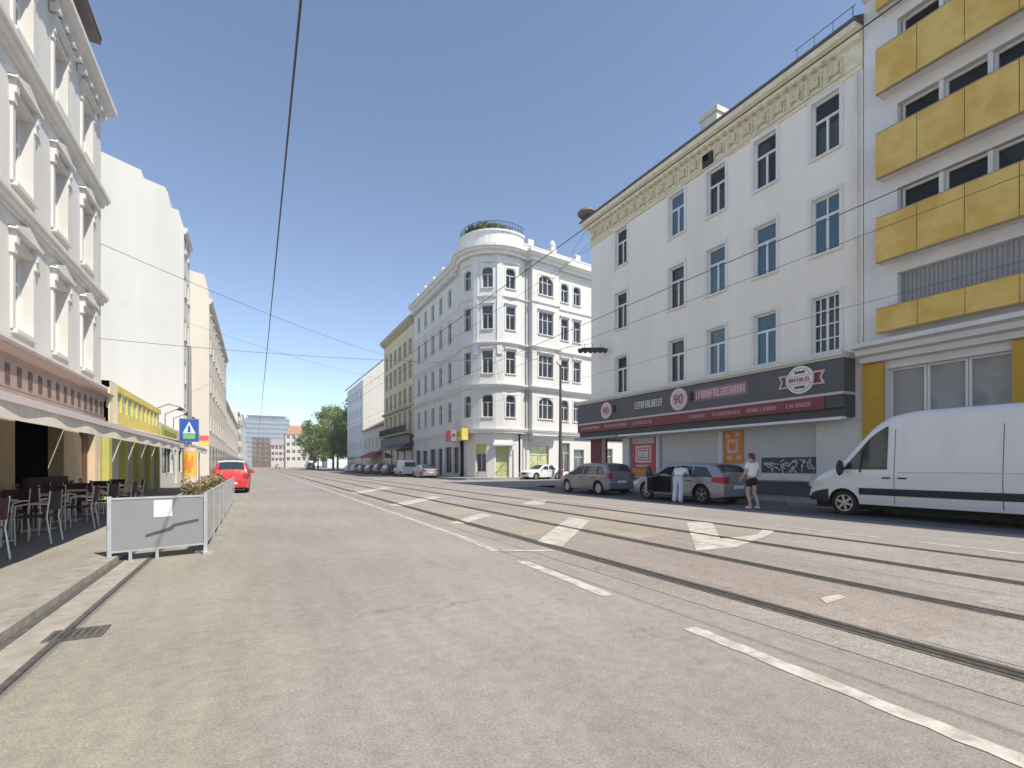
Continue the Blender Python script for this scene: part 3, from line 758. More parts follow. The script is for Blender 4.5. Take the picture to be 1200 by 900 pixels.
# soffits of the bays, far sides, roof
for a0, a1, _ in angs: wall.face([(*tp(a0), 4.7), (*tp(a1), 4.7), (*tp(a1, 2.6), 4.7), (*tp(a0, 2.6), 4.7)])
wall.face([(*bp(0.9, -0.31), 5.0), (*bp(0.9, 0.6), 5.0), (*bp(4.6, 0.6), 5.0), (*bp(4.6, -0.31), 5.0)])
wall.face([(*bp(0, -0.35), 4.7), (*bp(25, -0.35), 4.7), (*bp(25), 4.7), (*bp(0), 4.7)])
wall.face([(20, 69, 0.1), (20, 69, ZT), (40, 69, ZT), (40, 69, 0.1)]); wall.face([(*bp(25), 0.1), (*bp(25), ZT), (40, 69, ZT), (40, 69, 0.1)])
wall.face([(x, y, ZT) for x, y in path_flat] + [(40, 69, ZT)])
wall.build('wall', cw, cb)
pil.build('pilasters', ct, cb)
for a0, _, w_ in angs:
    pass
cornice(23.0, 0.95, 0.85, p=path_up, root=cb, m=ct)
cornice(13.75, 0.28, 0.3, 'string_course', ct, path_up, cb); cornice(9.35, 0.42, 0.42, 'string_course', ct, path_up, cb); cornice(18.6, 0.14, 0.2, 'string_course', ct, path_up, cb)
cornice(4.72, 0.25, 0.5, 'string_course', ct, path_up, cb); cornice(22.2, 0.12, 0.16, 'string_course', ct, path_up, cb)
q = MB(); q.box(-0.6, -0.02, 0, 0.22, 0, 0.53); brk = q.data('cornice_bracket', ct)
for i in range(28): link('cornice_bracket', brk, cb, (20 - cb.location.x, 52 + i*0.6 - cb.location.y, 22.45))
q = MB(); q.sweep(path_flat[:2], [(-0.35, 23.88), (-0.1, 23.88), (-0.1, 24.75), (-0.02, 24.8), (-0.02, 24.9), (-0.45, 24.9), (-0.35, 24.8)])
q.sweep(path_flat[-2:], [(-0.35, 23.88), (-0.1, 23.88), (-0.1, 24.75), (-0.02, 24.8), (-0.02, 24.9), (-0.45, 24.9), (-0.35, 24.8)])
for y in (53.5, 57, 60.5, 64, 67.5): q.box(20.02, 20.6, y, y+0.6, 24.9, 25.35)
for u in (1.2, 4.4, 8, 12, 16): q.obox((*bp(u, -0.3), 25.2), BU*0.35, BN*0.3, (0, 0, 0.3))
for u in (4.4, 12): q.lathe([(0.05, 25.5), (0.3, 25.6), (0.34, 25.9), (0.2, 26.2), (0.02, 26.35)], (*bp(u, -0.3), 0), 10)
q.build('parapet', ct, cb)
q = MB(); arc = [tp(a) for a in range(150, 301, 10)]
q.sweep(arc, [(-0.35, 23.88), (0.12, 23.88), (0.12, 24.15), (0.0, 24.2), (0.0, 25.4), (0.14, 25.45), (0.14, 25.62), (-0.45, 25.62), (-0.35, 25.4)])
q.build('tower_parapet', ct, cb)
q = MB()
for a in range(150, 301, 6): x, y = tp(a, TR - 0.1); q.tube([(x, y, 25.6), (x, y, 26.5)], 0.025, 5)
for z in (26.5, 26.05): q.tube([(*tp(a, TR - 0.1), z) for a in range(150, 301, 10)], 0.03, 5)
q.build('terrace_railing', blackm, cb)
q = MB(); q.tube([(*bp(0.45, 0.09), 23.0), (*bp(0.45, 0.09), 0.3)], 0.07); q.build('drainpipe', greym, cb)
# shop glazing
pn_yg = mat('pane_yellow_green', (0.42, 0.45, 0.20), 0.15, 0.35, 1.6, spec=0.8)
def shopwin(root, at, rz, o, key, frame=wing, pane=pn_far, style='triple', d=0.28):
    return put_window(win_kind(key, o[1]-o[0], o[3]-o[2], d, frame, pane, style), root, at, rz, (o[0]+o[1])/2, o[2])
for i, o in enumerate(gops_l): shopwin(cb, *gl_l, o, f'cgl{i}', wind, pn_far, 'bar', 0.3)
for i, (p, u_, L, o) in enumerate(gtw): shopwin(cb, *frame_of(p, u_), o, f'cgt{i}', wing, pn_far if i == 0 else pn_yg, 'T')
for i, o in enumerate(gops_r): shopwin(cb, *gl_r, o, f'cgr{i}', wing, pn_yg if i < 1 else pn_far, 'T')
q = MB()
for (a0, a1, win) in gt:
    if win == 1:
        p, qq = Vector(tp(a0, GR)), Vector(tp(a1, GR)); U = (qq-p).normalized(); N = Vector((U.y, -U.x)); m = (p+qq)/2 - N*0.12
        q.obox((m.x, m.y, 3.1), U*0.62, N*0.02, (0, 0, 0.5))
q.build('window_poster', yelg, cb)
# projecting portal hood over the corner door and shop blinds
q = MB(); p, qq = Vector(tp(245, GR)), Vector(tp(275, GR)); U = (qq-p).normalized(); N = Vector((U.y, -U.x)); m = (p+qq)/2
q.obox((m.x+N.x*.35, m.y+N.y*.35, 3.55), U*1.2, N*0.36, (0, 0, 0.12)); q.obox((m.x+N.x*.2, m.y+N.y*.2, 3.85), U*1.0, N*0.22, (0, 0, 0.16)); q.build('door_hood', ct, cb)
q = MB()
for i in range(5): q.obox((*bp(2.6, 0.15 - i*0.06), 4.6 - i*0.16), BU*(1.7 - i*0.08), BN*(0.55 - i*0.08), (0, 0, 0.07))
q.build('oriel_corbel', ct, cb)
sg = thing('shop_sign', 'red, white and yellow box sign on the corner house above the shop windows', 'sign', (19.5, 50.5, 4.3))
q = MB(); q.box(18.85, 19.55, 50.9, 52.6, 4.0, 5.2, 0); q.box(18.85, 19.55, 49.3, 50.9, 4.0, 5.2, 1); q.box(18.8, 19.5, 47.6, 49.3, 4.0, 5.2, 2)
q.obox((18.84, 50.1, 4.6), (0.01, 0, 0), (0, 0.5, 0), (0, 0, 0.16), 0); q.obox((18.79, 48.5, 4.6), (0.012, 0, 0), (0, 0.45, 0), (0, 0, 0.3), 3)
q.build('panel', [redp, whp, yelb, mat('sign_olive', (0.28, 0.26, 0.03), 0.5)], sg)

# planting on the roof terrace
def leafball(mb, c, r, n, size, rnd, squash=1.0):
    for _ in range(n):
        d = Vector((rnd.gauss(0,1), rnd.gauss(0,1), rnd.gauss(0,1)))
        if d.length < 1e-4: continue
        d = d.normalized() * r * (rnd.random() ** 0.45); d.z *= squash
        p = Vector(c) + d
        a = Vector((rnd.gauss(0,1), rnd.gauss(0,1), rnd.gauss(0,1))).normalized(); b = a.cross(Vector((rnd.gauss(0,1), rnd.gauss(0,1), rnd.gauss(0,1)))).normalized()
        s = size * rnd.uniform(0.6, 1.3)
        mb.face([p - a*s, p + b*s*0.55, p + a*s, p - b*s*0.55])
lf_d = leaf_mat('leaf_dark', (0.05, 0.085, 0.022), (0.13, 0.19, 0.055))
lf_m = leaf_mat('leaf_mid', (0.10, 0.16, 0.03), (0.25, 0.34, 0.09))
lf_y = leaf_mat('leaf_yellow', (0.14, 0.18, 0.04), (0.34, 0.38, 0.11))
rp = random.Random(21)
for i, (a, w_) in enumerate(zip((190, 206, 222, 238, 254, 270), ('narrow dark green', 'dense dark green', 'loose mid green', 'tall dark green', 'bushy bright green', 'low mid green'))):
    t = thing('terrace_shrub', f'{w_} shrub on the tower roof terrace, ' + ('leftmost', 'second from left', 'third from left', 'third from right', 'second from right', 'rightmost')[i], 'shrub', (*tp(a, 2.9), 24.0), group='shrubs on the roof terrace')
    hgt = (0.7, 0.95, 0.9, 1.0, 0.9, 0.6)[i]
    m = MB()
    for _ in range(9): leafball(m, (rp.uniform(-.5, .5), rp.uniform(-.5, .5), 1.5 + rp.uniform(0, hgt)), 0.5, 70, 0.13, rp)
    m.build('foliage', (lf_d, lf_d, lf_m, lf_d, lf_m, lf_m)[i], t, world=False)
    m = MB(); m.lathe([(0.02, 0.0), (0.3, 0.0), (0.4, 0.7), (0.36, 0.72), (0.02, 0.66)], (0, 0, 0), 12); m.tube([(0, 0, 0.6), (0.03, 0.02, 1.9)], [0.05, 0.025], 6); m.build('pot', mat('terracotta', (0.36, 0.17, 0.10), 0.8), t, world=False)

# ------------------------------------------------------------------ yellow-brown house, low house, pale house
def side_house(name, lab, y0, y1, z, wm, tm, cols, rws, w, fr, pane, x=20, hood=None, cat='house', depth=12, style='T', surround=None, gz=None):
    root = thing(name, lab, cat, (x, (y0+y1)/2, 0))
    at, rz = frame_of((x, y1), (0, -1)); ops = [(y1-c-w/2, y1-c+w/2, zb, zb+hh) for c in cols for zb, hh in rws]
    g = MB(); facade_mesh(g, (x, y1), (0, -1), y1-y0, 0.1, z, ops, 0.25)
    for yy in (y0, y1): g.face([(x, yy, 0.1), (x+depth, yy, 0.1), (x+depth, yy, z), (x, yy, z)])
    g.build('wall', wm, root)
    for c in cols:
        for k, (zb, hh) in enumerate(rws): put_window(win_kind(f'{name}{k}', w, hh, 0.25, fr, pane, style, sill=tm, hood=hood, surround=surround), root, at, rz, y1-c, zb, hood=(k in (0, 2)))
    return root, at, rz
def hood_y(w, h):
    m = MB(); a = w/2; m.box(-a-0.2, a+0.2, -0.24, 0.0, h+0.24, h+0.36); m.box(-a-0.12, a+0.12, -0.1, 0.0, h+0.145, h+0.24); return m.data('window_hood', yel_t)
yb, at, rz = side_house('yellow_brown_house', 'yellow-brown street house with a dark ground-floor shopfront and long balcony', 69.2, 87.6, 22.2, yel_w, yel_t,
                        [71, 73.9, 76.8, 79.7, 82.6, 85.5], [(6.6, 2.4), (10.6, 2.2), (14.2, 2.1), (17.8, 2.0)], 1.15, wing, pn_far, hood=hood_y, surround=yel_t)
yp = [(20, 87.6), (20, 69.2)]
q = MB(); q.sweep(yp, [(0.002, 21.7), (0.3, 21.9), (0.7, 22.3), (0.75, 22.7), (0.002, 22.75)]); q.build('cornice', yel_t, yb)
q = MB(); q.xprism([(19.4, 22.76), (32, 22.76), (32, 27.5), (26, 27.5)], 69.2, 87.6); q.build('roof', roofd, yb)
q = MB(); q.sweep(yp, [(0.002, 9.7), (0.4, 9.85), (0.45, 10.1), (0.002, 10.15)]); q.build('string_course', yel_t, yb)
q = MB(); q.box(19.0, 19.995, 70, 87, 6.0, 6.25)
q.build('balcony_slab', yel_t, yb)
q = MB(); y = 70.0
while y < 87: q.box(19.02, 19.06, y, y+0.05, 6.25, 7.2); y += 0.22
q.box(19.0, 19.08, 70, 87, 7.2, 7.28); q.build('balcony_railing', blackm, yb)
shopf = mat('dark_shopfront', (0.05, 0.05, 0.062), 0.5, 0.1, 1)
q = MB(); q.box(19.4, 19.995, 69.3, 87.5, 4.1, 5.75); q.xprism([(19.39, 4.6), (18.2, 3.9), (18.2, 3.7), (19.39, 4.3)], 69.6, 84); q.build('shop_fascia', shopf, yb)
for i, (a, b) in enumerate(((69.8, 73), (74, 77), (78, 81), (82, 86.5))):
    q = MB(); q.box(19.88, 19.995, a, b, 0.4, 3.9); q.build('shop_window', pn_far, yb)
lh, at, rz = side_house('low_house', 'low cream house squeezed between the yellow-brown house and the pale one', 87.8, 106.8, 8.4, mat('low_house_stucco', (0.62, 0.60, 0.52), 0.9, 0.08, .5), rtrim,
                        [90, 93.5, 97, 100.5, 104], [(4.6, 2.0)], 1.1, winw, pn_far)
q = MB(); q.xprism([(19.4, 8.4), (30, 8.4), (30, 11.5), (25, 11.5)], 87.8, 106.8); q.build('roof', mat('brown_roof', (0.24, 0.19, 0.15), 0.85, 0.2, 1), lh)
q = MB(); q.box(23, 24.2, 92, 93.5, 9, 12.4); q.build('chimney', redb, lh)
ph, at, rz = side_house('pale_house', 'pale blue-grey street house with a blank white gable, far right row', 107, 127, 19.4, pale_w, pale_w,
                        [109.5, 113, 116.5, 120, 123.5], [(4.8, 1.9), (8.4, 1.9), (12, 1.9), (15.6, 1.8)], 1.1, winw, pn_far)
q = MB(); pf = [(20, 0.1), (20, 19.9), (24.8, 24.3), (29.6, 19.9), (29.6, 0.1)]
q.xprism(pf, 106.88, 106.99); q.build('gable', white_w, ph)
q = MB(); q.xprism([(19.5, 19.5), (24.8, 24.4), (24.8, 24.6), (19.4, 19.7)], 107, 127.2); q.xprism([(24.8, 24.4), (30.1, 19.5), (30.2, 19.7), (24.8, 24.6)], 107, 127.2); q.build('roof', roofd, ph)
q = MB(); q.box(19.9, 19.995, 108, 126, 0.3, 3.2); q.build('shop_window', pn_far, ph)
ra = thing('red_awning', 'faded red shop awning low on the far right row above parked cars', 'awning', (19.9, 92, 2.9))
q = MB(); q.xprism([(19.98, 4.0), (17.9, 3.0), (17.9, 2.7), (17.95, 2.7), (17.95, 2.98), (19.98, 3.96)], 88.5, 99); q.build('cloth', mat('red_awning_cloth', (0.38, 0.06, 0.06), 0.8, 0.15, 2), ra)

# ------------------------------------------------------------------ street end
def end_block(name, lab, x0, x1, y0, y1, z, wm, cat='building', roof=None, rh=3, cols=3, rws=4, pane=pn_far, w=1.6, h=1.9, zf=4.5):
    root = thing(name, lab, cat, ((x0+x1)/2, y0, 0)); W = x1-x0
    at, rz = frame_of((x0, y0), (1, 0)); p = (z-2-zf)/max(1, rws-1) if rws > 1 else 0
    us = [W*(i+0.5)/cols for i in range(cols)]; ops = [(u-w/2, u+w/2, zf+k*p-h*.3, zf+k*p+h*.7) for u in us for k in range(rws)]
    g = MB(); facade_mesh(g, (x0, y0), (1, 0), W, -0.2, z, ops, 0.25)
    for xx in (x0, x1): g.face([(xx, y0, -0.2), (xx, y1, -0.2), (xx, y1, z), (xx, y0, z)])
    g.face([(x0, y0, z), (x1, y0, z), (x1, y1, z), (x0, y1, z)]); g.face([(x0, y1, -.2), (x1, y1, -.2), (x1, y1, z), (x0, y1, z)]); g.build('wall', wm, root)
    for u in us:
        for k in range(rws): put_window(win_kind(f'{name}', w, h, 0.25, winw, pane, 'bar'), root, at, rz, u, zf+k*p-h*.3)
    if roof:
        q = MB(); cx = (y0+y1)/2
        q.mesh([(x0-.4, y0-.4, z+.01), (x1+.4, y0-.4, z+.01), (x1+.4, y1+.4, z+.01), (x0-.4, y1+.4, z+.01), (x0+W*.2, cx, z+rh), (x1-W*.2, cx, z+rh)], [(0,1,5,4), (1,2,5), (2,3,4,5), (3,0,4), (3,2,1,0)])
        q.build('roof', roof, root)
    return root
end_block('red_brown_block', 'red-brown block closing the street, left of the pinkish one', -2.0, 7.5, 332, 350, 18, redb, cols=3, rws=5)
end_block('pinkish_block', 'low pinkish block with a tiled roof at the street end', 8.0, 16.5, 334, 350, 13.5, pink_w, roof=mat('grey_tile', (0.30, 0.27, 0.27), 0.8, 0.2, .6), rh=4, cols=4, rws=3)
end_block('red_roofed_house', 'cream house with a red hipped roof beside the far trees', 14.5, 28, 300, 318, 18.5, cream_w, roof=roofr, rh=5.5, cols=5, rws=4)
gt_ = end_block('grey_tower_block', 'wide blue-grey tower block rising behind the end of the street', -10.5, 33, 600, 630, 52, mat('blue_grey_cladding', (0.30, 0.335, 0.375), 0.7, 0.06, .1), cols=9, rws=9, pane=mat('tower_pane', (0.17, 0.215, 0.27), 0.3, 0.2, .1), w=4.4, h=2.0, zf=10)
q = MB(); q.box(-9, 31, 602, 628, 52.01, 55.2); q.build('roof_plant', mat('tower_crown', (0.11, 0.135, 0.165), 0.7), gt_)
q = MB(); q.box(-10.5, -7.5, 600.2, 604, 52.01, 54); q.box(28.5, 33, 600.2, 604, 52.01, 54); q.build('roof_cabins', white_w, gt_)
end_block('pale_block', 'pale block half hidden by the far trees on the right', 29, 55, 240, 262, 15, pale_w, roof=roofd, rh=4, cols=7, rws=3)

# ------------------------------------------------------------------ RIGHT: plain off-white house with the shop
rb = thing('off_white_house', 'plain off-white house with a yellow ornament frieze above a charcoal shop fascia', 'house', (19.5, 18, 0))
RY0, RY1 = 10.06, 26.4; O, U = (19.5, RY1), (0, -1); at, rz = frame_of(O, U); W = RY1 - RY0
rc = [RY1 - y for y in (23.4, 19.0, 16.5, 13.95, 11.4)]
rrows = [(5.75, 2.2), (9.6, 2.2), (13.4, 2.2)]
ops = [(u-0.53, u+0.53, zb, zb+hh) for u in rc for zb, hh in rrows]
XB = 36
g = MB(); facade_mesh(g, O, U, W, 3.1, 16.2, ops, 0.22)
NU = Vector((XB-19.5, 1.6)).normalized()
g.face([(19.5, RY1, 3.1), (XB, RY1+1.6, 3.1), (XB, RY1+1.6, 16.2), (19.5, RY1, 16.2)]); g.face([(XB, RY1+1.6, 0.1), (XB, RY0, 0.1), (XB, RY0, 16.2), (XB, RY1+1.6, 16.2)])
g.face([(19.5, RY1, 16.2), (19.5, RY0, 16.2), (XB, RY0, 16.2), (XB, RY1+1.6, 16.2)]); g.build('wall', rw, rb)
kinds = [('right_T', 'T', pn_d), ('right_cross', 'cross', pn_b), ('right_grid', 'grid', pn_d)]
def rk(st, pane): return win_kind(f'right{st}{pane.name}', 1.06, 2.2, 0.22, winw, pane, st, sill=rtrim, surround=rtrim, curtain=curt)
wsel = {0: [('T', pn_d, 3), ('T', pn_d, 2), ('T', pn_b, 1), ('T', pn_b, 5), ('grid', pn_d, 0)], 1: [('T', pn_d, 3), ('T', pn_d, 1), ('T', pn_b, 3), ('T', pn_b, 5), ('cross', pn_b, 5)], 2: [('T', pn_d, 5), ('T', pn_b, 5), ('T', pn_d, 3), ('T', pn_d, 2), ('T', pn_d, 3)]}
for k, (zb, hh) in enumerate(rrows):
    for i, u in enumerate(rc):
        st, pane, cu = wsel[k][i]; put_window(rk(st, pane), rb, at, rz, u, zb, cu)
rp_ = [(XB, RY1+1.6), (19.5, RY1), (19.5, RY0)]
q = MB(); q.sweep(rp_, [(0.002, 15.72), (0.06, 15.74), (0.1, 15.86), (0.002, 15.9)]); q.build('string_course', fr_y, rb)
q = MB(); q.sweep(rp_, [(0.002, 15.93), (0.05, 15.95), (0.08, 16.7), (0.24, 16.8), (0.3, 17.0), (0.5, 17.05), (0.55, 17.25), (0.002, 17.28)])
y = RY1 - 0.4
while y > RY0 + 0.3:
    q.obox((19.38, y, 16.32), (0.05, 0, 0), (0, 0.16, 0), (0, 0, 0.2), 1)
    for d in (-0.24, 0.24): q.obox((19.41, y+d, 16.32), (0.03, 0, 0), (0, 0.05, 0), (0, 0, 0.3), 1)
    q.obox((19.3, y+0.37, 16.76), (0.12, 0, 0), (0, 0.07, 0), (0, 0, 0.06), 1); q.obox((19.3, y, 16.76), (0.12, 0, 0), (0, 0.07, 0), (0, 0, 0.06), 1)
    y -= 0.75
q.build('frieze', [fr_y, fr_o], rb)
q = MB(); q.obox((19.4, 16.9, 16.15), (0.07, 0, 0), (0, 0.28, 0), (0, 0, 0.3)); q.build('vent', blackm, rb)
q = MB(); q.sweep(rp_, [(0.002, 17.282), (0.58, 17.285), (0.6, 17.36), (0.45, 17.38), (0.002, 17.45)]); q.mesh([(18.95, RY1+.5, 17.42), (18.95, RY0, 17.42), (24, RY0, 20.2), (24, RY1-4, 20.2), (XB, RY1+2.1, 17.42), (XB, RY0, 20.2)], [(0,1,2,3), (0,3,4), (3,2,5,4)]); q.build('roof', roofd, rb)
q = MB(); q.box(22.5, 23.5, 19.0, 20.1, 18, 21.1); q.box(22.42, 23.58, 18.92, 20.18, 20.9, 21.2); q.build('chimney', mat('chimney_render', (0.60, 0.55, 0.48), 0.9, 0.15, 3), rb)
q = MB(); q.lathe([(0.02, 0.0), (0.5, 0.05), (0.62, 0.22), (0.5, 0.42), (0.2, 0.55), (0.02, 0.6)], (19.0, RY1-0.2, 17.42), 14); q.build('roof_finial', mat('finial_brown', (0.16, 0.12, 0.10), 0.7), rb)
q = MB()
for y in (10.3, 11.0, 11.7, 12.4): q.tube([(19.3, y, 17.4), (19.3, y, 18.1)], 0.016, 6)
q.tube([(19.3, 10.2, 18.1), (19.3, 12.5, 18.1)], 0.014, 6); q.build('roof_railing', blackm, rb)
q = MB(); q.tube([(19.41, 10.25, 15.7), (19.41, 10.25, 5.6)], 0.055, 8); q.build('drainpipe', rtrim, rb)
# shop front: blinds, posters, corner passage
sf_ops = [(26.4-25.3, 26.4-23.3, 0.14, 3.05), (26.4-22.75, 26.4-20.5, 0.7, 3.0), (26.4-20.3, 26.4-16.4, 0.7, 3.0), (26.4-16.2, 26.4-11.75, 1.02, 3.0)]
g = MB(); facade_mesh(g, O, U, W, 0.1, 3.098, sf_ops, 0.3); fN = Vector((XB-19.5, 1.6)).normalized()
nops = [(0.75, 3.3, 0.14, 3.0)]
facade_mesh(g, (XB, RY1+1.6), (-NU.x, -NU.y), (Vector((XB, RY1+1.6))-Vector((19.5, RY1))).length, 0.1, 3.098, [(16.576-3.4, 16.576-0.8, 0.14, 3.0)], 0.3)
g.box(19.85, 22.9, 22.95, 23.1, 0.13, 3.05); g.box(22.95, 23.1, 22.95, 26.4, 0.13, 3.05); g.face([(19.5, RY1, 3.09), (19.5, 22.9, 3.09), (23, 22.9, 3.09), (23, RY1, 3.09)])
g.build('ground_floor_wall', rtrim, rb)
q = MB(); q.box(19.42, 19.98, 25.32, 26.36, 0.14, 3.08); q.build('corner_pillar', redm, rb)
blind = mat('pale_grey_blind', (0.62, 0.62, 0.60), 0.7, 0.05, 1.2)
for a, b, z0 in ((20.5, 22.75, 0.7), (16.4, 20.3, 0.7), (11.75, 16.2, 1.02)):
    q = MB(); q.box(19.68, 19.74, a, b, z0, 3.0); q.build('shop_window', blind, rb)
    q = MB(); q.box(19.6, 19.68, a, a+0.05, z0, 3.0); q.box(19.6, 19.68, b-0.05, b, z0, 3.0); q.box(19.6, 19.68, a+.05, b-.05, z0, z0+.05); q.build('shop_window_frame', galv, rb)
q = MB(); q.box(19.36, 19.495, 11.9, 16.1, 0.76, 0.98); q.build('window_ledge', rtrim, rb)
q = MB(); q.box(19.46, 19.498, 10.3, 22.7, 0.135, 0.7); q.build('plinth', mat('dark_plinth', (0.09, 0.09, 0.10), 0.6, 0.1, 2), rb)
rg = random.Random(8)
q = MB(); q.box(19.62, 19.66, 11.8, 14.2, 1.05, 1.72, 0)
for i in range(46):
    y = rg.uniform(11.9, 14.05); z = rg.uniform(1.15, 1.6); a = rg.uniform(0, 3.14); s = rg.uniform(0.05, 0.16)
    q.obox((19.612, y, z), (0.004, 0, 0), (0, s*math.cos(a), s*math.sin(a)), (0, -0.016*math.sin(a), 0.016*math.cos(a)), 1)
q.build('scribbled_window_film', [mat('film_dark', (0.06, 0.06, 0.075), 0.5), whp], rb)
q = MB(); q.box(19.62, 19.66, 20.7, 22.6, 0.8, 2.98, 0); q.box(19.605, 19.62, 21.0, 22.25, 1.55, 2.5, 1); q.box(19.595, 19.605, 21.12, 22.13, 1.65, 2.4, 0); q.box(19.585, 19.595, 21.2, 22.05, 1.72, 2.33, 1)
q.box(19.58, 19.585, 21.28, 21.97, 2.18, 2.26, 0); q.box(19.58, 19.585, 21.45, 21.8, 1.92, 2.1, 2); q.box(19.58, 19.585, 21.28, 21.97, 1.79, 1.86, 0)
q.box(19.605, 19.62, 20.9, 22.5, 0.82, 1.2, 3); q.box(19.605, 19.62, 21.2, 22.2, 1.3, 1.42, 2); q.box(19.605, 19.62, 20.75, 22.55, 2.62, 2.96, 4)
q.build('sale_poster', [redp, whp, pinkp, orgp, blind], rb)
q = MB(); q.box(19.62, 19.66, 15.15, 16.15, 1.5, 2.99, 0); q.box(19.605, 19.62, 15.4, 15.95, 1.95, 2.6, 1); q.box(19.598, 19.605, 15.5, 15.85, 2.1, 2.45, 0); q.lathe([(0.0, 19.612), (0.17, 19.612), (0.17, 19.62), (0.0, 19.62)], (0, 0, 0), 4)
for y, z in ((15.35, 1.75), (15.85, 1.72), (15.4, 2.8), (15.95, 2.75)): q.obox((19.612, y, z), (0.006, 0, 0), (0, 0.13, 0), (0, 0, 0.1), 2)
q.build('orange_poster', [orgp, pinkp, mat('poster_peach', (0.78, 0.5, 0.33), 0.6)], rb)
# shop sign box
ss = thing('shop_fascia_sign', 'long charcoal shop fascia with round emblems and a dark red lettered strip', 'sign', (18.75, 18, 4.2))
q = MB(); q.box(18.78, 19.49, 10.32, 26.9, 4.07, 5.28); q.build('fascia_panel', fasc, ss)
q = MB(); q.box(18.7, 19.49, 10.3, 26.95, 5.285, 5.36); q.box(18.62, 19.49, 10.3, 27.0, 5.362, 5.5); q.build('cover_moulding', mat('cover_cream', (0.68, 0.66, 0.58), 0.8, .05, 2), ss)
q = MB(); q.box(18.74, 19.49, 10.32, 26.92, 3.97, 4.068); q.build('light_strip', mat('pinkish_strip', (0.62, 0.50, 0.50), 0.5), ss)
q = MB(); q.box(18.77, 19.49, 11.0, 26.9, 3.5, 3.968); q.build('red_strip', redm, ss)
q = MB(); q.box(18.95, 19.49, 10.32, 26.9, 3.16, 3.498); q.box(18.8, 19.49, 10.32, 10.99, 3.5, 3.968); q.build('under_strip', mat('dark_under_strip', (0.07, 0.075, 0.07), 0.6), ss)
q = MB(); q.box(18.72, 18.94, 10.32, 22.8, 3.05, 3.157); q.build('awning_cassette', mat('cassette_white', (0.75, 0.75, 0.74), 0.4), ss)
q = MB(); q.box(18.55, 19.49, 22.85, 27.0, 3.02, 3.157); q.build('corner_canopy', mat('canopy_grey', (0.40, 0.39, 0.38), 0.6), ss)
def text_obj(name, body, size, loc, rz, m, parent, ext=0.012, sx=1.0, align='CENTER'):
    cu = bpy.data.curves.new(name, 'FONT'); cu.body = body; cu.size = size; cu.extrude = ext; cu.align_x = align; cu.align_y = 'CENTER'
    o = bpy.data.objects.new(name, cu); COL.objects.link(o)
    dg = bpy.context.evaluated_depsgraph_get(); me = bpy.data.meshes.new_from_object(o.evaluated_get(dg)); bpy.data.objects.remove(o); bpy.data.curves.remove(cu)
    me.transform(Matrix.Diagonal((sx, 1, 1, 1))); me.transform(Matrix.Rotation(R(90), 4, 'X')); me.materials.clear(); me.materials.append(m)
    l = Vector(loc) - (parent.location if parent else Vector((0,0,0)))
    return link(name, me, parent, l, rz)
def disc(mb, c, r, x0, x1, mi, n=28):
    ring = [(c[0] + r*math.cos(2*math.pi*i/n), c[1] + r*math.sin(2*math.pi*i/n)) for i in range(n)]
    v = [(x0, a, b) for a, b in ring] + [(x1, a, b) for a, b in ring]
    mb.mesh(v, [tuple(range(n)), tuple(reversed(range(n, 2*n)))] + [(i, (i+1) % n, n+(i+1) % n, n+i) for i in range(n)], mi)
embm = [mat('emblem_rose', (0.66, 0.46, 0.47), 0.5), whp, redm, fasc]
for yc, r in ((23.85, 0.50), (18.1, 0.56)):
    q = MB(); disc(q, (yc, 4.68), r, 18.70, 18.778, 0); disc(q, (yc, 4.68), r*0.84, 18.69, 18.70, 1); disc(q, (yc, 4.68), r*0.76, 18.682, 18.69, 0)
    e = q.build('round_emblem', embm, ss)
    t = text_obj('emblem_figures', '90', r*1.15, (18.676, yc, 4.66), R(-90), redm, ss, 0.006)
    q = MB(); q.obox((18.73, yc - r - 0.22, 4.72), (0.04, 0, 0), (0, 0.05, 0), (0, 0, 0.2)); q.build('sign_spotlight', blackm, ss)
def glyphs(mb, ya, yb, zc, h, n, rnd, x, mi, stroke=0.16):
    """unreadable lettering of the photograph: upright strokes and bars of that size, running from ya to yb"""
    pw = (yb - ya)/n; t = abs(pw)*stroke
    for i in range(n):
        a = ya + pw*(i+0.14); b = ya + pw*(i+0.86); k = rnd.randrange(6); lo, hi = sorted((a, b))
        bars = [(lo, lo+t, 0, 1)]; mir = lambda p: lo + hi - p
        if k in (0, 1, 4): bars.append((hi-t, hi, 0, 1))
        if k in (0, 2, 5): bars.append((lo+t, hi-t if k == 0 else hi, 0.42, 0.58))
        if k in (1, 2, 3): bars.append((lo+t, hi-t if k == 1 else hi, 0.0, 0.17))
        if k in (1, 2, 5): bars.append((lo+t, hi-t if k == 1 else hi, 0.83, 1.0))
        if k == 4: bars.append((lo+t, hi-t, 0.83, 1.0))
        for p, q_, z0, z1 in bars: mb.box(x, x+0.02, mir(q_), mir(p), zc-h/2+z0*h, zc-h/2+z1*h, mi)
gr = random.Random(12)
q = MB(); glyphs(q, 21.4, 19.25, 4.70, 0.38, 13, gr, 18.757, 0, 0.26); q.build('white_lettering', mat('letter_white', (0.66, 0.66, 0.66), 0.6), ss)
q = MB(); glyphs(q, 17.05, 14.35, 4.74, 0.36, 19, gr, 18.745, 0, 0.26); q.box(18.765, 18.779, 14.25, 17.15, 4.45, 5.03, 1); q.build('pink_lettering', [pinkp, mat('letter_back', (0.30, 0.16, 0.18), 0.6)], ss)
q = MB()
for a, b, n in ((26.5, 24.4, 8), (24.1, 22.0, 9), (21.6, 20.0, 7), (17.5, 16.5, 5), (16.1, 14.6, 7), (14.3, 12.9, 7), (12.5, 11.5, 5)): glyphs(q, a, b, 3.73, 0.17, int(n*1.7), gr, 18.748, 0, 0.26)
q.build('strip_lettering', mat('letter_dull_rose', (0.52, 0.33, 0.34), 0.6), ss)
